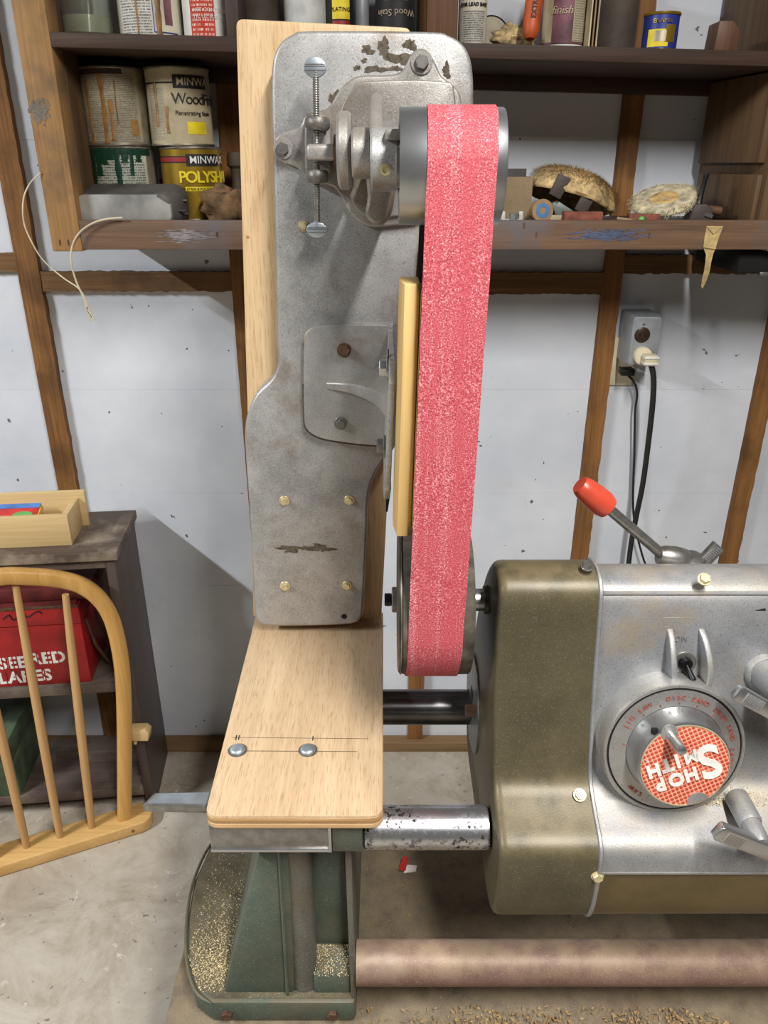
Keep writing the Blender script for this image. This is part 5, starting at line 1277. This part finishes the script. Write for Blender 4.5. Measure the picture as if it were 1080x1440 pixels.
obj('blue_top', MB().box(cP + rotp @ Vector((0, .021, .0074)), (.148, .014, .0012), rotp), 'package_blue', pk); obj('green_logo', MB().prism([cP + rotp @ Vector((.045 + .020 * math.cos(a_), -.008 + .010 * math.sin(a_), .0073)) for a_ in [2 * PI * i / 20 for i in range(20)]], rotp @ Vector((0, 0, .001))), 'package_green', pk)
obj('yellow_end', MB().box(cP + Vector((.0755, 0, 0)), (.002, .05, .012), rotp), 'package_yellow', pk)
obj('packet_stack', MB().box2(x1 - .14, x1 - .002, 1.447, 1.512, bz + .0065, bz + .034), 'package_yellow', pk, .002)

# ================================================================== bent chair back leaning on the bookcase
P0 = Vector((-.541, 1.352, 0)); dh = Vector((-.914, -.405, 0)); nh = Vector((-.405, .914, 0))
tl = math.radians(1.0); uu = Vector((0, 0, math.cos(tl))) + nh * math.sin(tl); nn = nh * math.cos(tl) - Vector((0, 0, math.sin(tl)))
OB = P0 + nh * .022
ch = thing('chair_back', OB, 'golden bow-shaped wooden chair back with spindles leaning on the bookcase', 'chair back')
def CB(px, py): return WP(px, py, OB, nn)
bow = [CB(175, 1164), CB(175, 1100), CB(175, 1020), CB(173, 955), CB(167, 908), CB(156, 868), CB(138, 840), CB(112, 822), CB(80, 814), CB(44, 811), CB(0, 811)]
for sx in (-44, -84, -118, -148, -170, -182, -186, -186, -186): pass
last = bow[-1]; cx_ = last
mir = []
ax0 = (last - OB).dot(dh)
for p in reversed(bow[:-1]):
    s_ = (p - OB).dot(dh); v_ = (p - OB).dot(uu); mir.append(OB + dh * (2 * ax0 - s_) + uu * v_)
bp = cr(bow + mir, 4, False)
m = MB(); rr = []
for i, p in enumerate(bp):
    tg = (bp[min(i + 1, len(bp) - 1)] - bp[max(i - 1, 0)]).normalized(); sd_ = nn.cross(tg).normalized(); ring = []
    for k_ in range(12):
        a_ = 2 * PI * k_ / 12; cx = math.copysign(abs(math.cos(a_)) ** .55, math.cos(a_)); cy = math.copysign(abs(math.sin(a_)) ** .55, math.sin(a_))
        ring.append(p + sd_ * cx * .0165 + nn * cy * .0135)
    rr.append(ring)
m.rings(rr); obj('bow', m, 'bow_wood', ch, sharp=50)
q0 = P0 + nh * .052; q1 = P0 - nh * .010
m = MB(); out_ = []
Lr = 2 * ax0 + .03
for s_, w_ in ((0, .5),): pass
rail_o = [P0 + dh * (.0 + .022 * (1 - math.cos(a_))) + nh * (.022 + .036 * math.sin(a_ - PI / 2)) for a_ in [0]]
e_ = []
for i in range(9):
    a_ = -PI / 2 + PI * i / 8
    e_.append(P0 + dh * (.030 - .030 * math.cos(a_)) + nh * (.022 + .034 * math.sin(a_)))
f_ = [P0 + dh * Lr + nh * .056, P0 + dh * Lr - nh * .012]
obj('rail', MB().prism([p + Vector((0, 0, .0005)) for p in e_ + f_], (0, 0, .031)), 'bow_rail_wood', ch, .004, 3)
for (a, b_) in (((92, 836), (132, 1178)), ((22, 824), (87, 1188)), ((-46, 826), (40, 1201)), ((-110, 840), (-6, 1214))):
    p, q_ = CB(*a), CB(*b_); q_ = OB + dh * (q_ - OB).dot(dh) + uu * .028
    m = MB(); L_ = (p - q_).length; m.lathe([(.0075, 0), (.0088, L_ * .1), (.0098, L_ * .45), (.0085, L_ * .8), (.0068, L_)], q_, p - q_, 16); obj('spindle', m, 'spindle_wood', ch)
p = CB(198, 1034)
m = MB(); m.prism([p + Vector((-.026, -.006, -.012)), p + Vector((.016, -.004, -.014)), p + Vector((.020, -.004, .008)), p + Vector((.012, -.004, .018)), p + Vector((-.022, -.006, .018))], (0, .026, 0)); m.box(p + Vector((-.016, .004, -.018)), (.007, .01, .018))
obj('broken_arm_stub', m, 'tray_wood', ch, .002); p = CB(175, 1170); obj('peg_hole', MB().cyl(P0 + dh * .05 - nh * .0135 + Vector((0, 0, .016)), P0 + dh * .05 - nh * .0115 + Vector((0, 0, .016)), .004, n=14), 'drip_brown', ch)

# the bookcase and what stands on it are turned a little away from the wall
piv = Vector((-.553, 1.398, 0)); Rz = Matrix.Rotation(math.radians(6), 3, 'Z')
for o in (bc, rb, gb_, tr, pk, parcel):
    o.location = piv + Rz @ (Vector(o.location) - piv); o.rotation_euler.z = math.radians(6)

# ================================================================== sawdust, shavings and scraps
def flakes(name, gen, n, mat, label, size, seed):
    rnd = random.Random(seed); m = MB()
    for i in range(n):
        c_ = gen(rnd)
        if c_ is None: continue
        s_ = size * rnd.uniform(.4, 1.6); a_ = rnd.uniform(0, 6.28); ex = rnd.uniform(.25, 1.0)
        d = Vector((math.cos(a_), math.sin(a_), rnd.uniform(-.4, .4))) * s_; e = Vector((-math.sin(a_), math.cos(a_), rnd.uniform(-.3, .6))) * s_ * ex
        m.add([c_ - d, c_ + e * .5 + Vector((0, 0, s_ * .5)), c_ + d, c_ - e * .5 + Vector((0, 0, .0002))], [(0, 1, 2), (0, 2, 3), (0, 3, 1), (1, 3, 2)])
    o = obj(name, m, mat); tag(o, label, 'sawdust', kind='stuff'); return o
def g1(r):
    x = r.uniform(-.03, .42); y = r.triangular(.50, .618, .585)
    return None if noise.noise(Vector((x * 14, y * 14, 2))) < -.12 + (x * .9) and r.random() < .8 else Vector((x, y, BZ + r.uniform(.0005, .006)))
flakes('wood_shavings', g1, 5200, 'sawdust_dark', 'loose brown wood shavings on the bench in front of the rusty pipe', .0026, 3)
def g2(r):
    x = r.uniform(-.26, .5); y = r.uniform(.63, .86)
    if x < -.03 and y > .60: return None
    return Vector((x, y, BZ + .0008))
flakes('fine_sawdust', g2, 5000, 'sawdust_dark', 'fine sawdust sprinkled over the low bench', .0011, 5)
def g3(r):
    a_ = r.random(); x = -.262 + .10 * a_; y = r.triangular(.61, .85, .64)
    lim = -.192 + (y - .61) * .02
    if x > lim or x < -.250 - .0 * y + max(0, (.66 - y)) * .5: return None
    if r.random() > math.exp(-(y - .612) / .06) * (.35 + .65 * min(1, (x + .25) / .05)) + .10: return None
    return Vector((x, y, BZ + .037 + r.uniform(0, .004) * (1 if y < .68 else .2)))
flakes('sawdust_heap', g3, 16000, 'sawdust', 'pale sawdust heaped on the left foot of the green base', .0009, 6)
def g4(r):
    return Vector((r.uniform(-.084, -.042), r.uniform(.612, .642), BZ + .0)) if False else Vector((lambda x, t_: (x, .6125 + .026 * t_, .532 + .022 * t_))(r.uniform(-.084, -.042), r.random() ** .6))
flakes('ledge_sawdust', g4, 700, 'sawdust', 'pale sawdust lying on the sloped ledge of the green base', .0009, 8)
def g5(r):
    px = 985 + r.gauss(0, 28) + 22; py = 1128 + abs(r.gauss(0, 1)) * -9 + (6 if r.random() < .4 else 0)
    c_ = FF(px, py, .0); 
    y = min(c_.y, .640); 
    return Vector((c_.x, max(.590, min(.632, .634 - r.random() * .03)), .8125 + r.random() ** 2 * .012))
flakes('dial_sawdust', g5, 2600, 'sawdust', 'pale sawdust gathered on the headstock ledge below the red dial', .0009, 9)
p = WZ(573, 1222, BZ + .002)
t = thing('paper_scrap', p, 'small folded red and white scrap lying on the dirty bench', 'scrap')
obj('red_half', MB().prism([p + Vector((-.013, -.004, .001)), p + Vector((-.003, -.006, .003)), p + Vector((.001, .008, .012)), p + Vector((-.006, .012, .010))], (0, .001, .002)), 'scrap_red', t)
obj('white_half', MB().prism([p + Vector((-.006, -.008, 0)), p + Vector((.012, -.006, .001)), p + Vector((.014, .004, .001)), p + Vector((0, .004, .003))], (0, 0, .0015)), 'scrap_white', t)
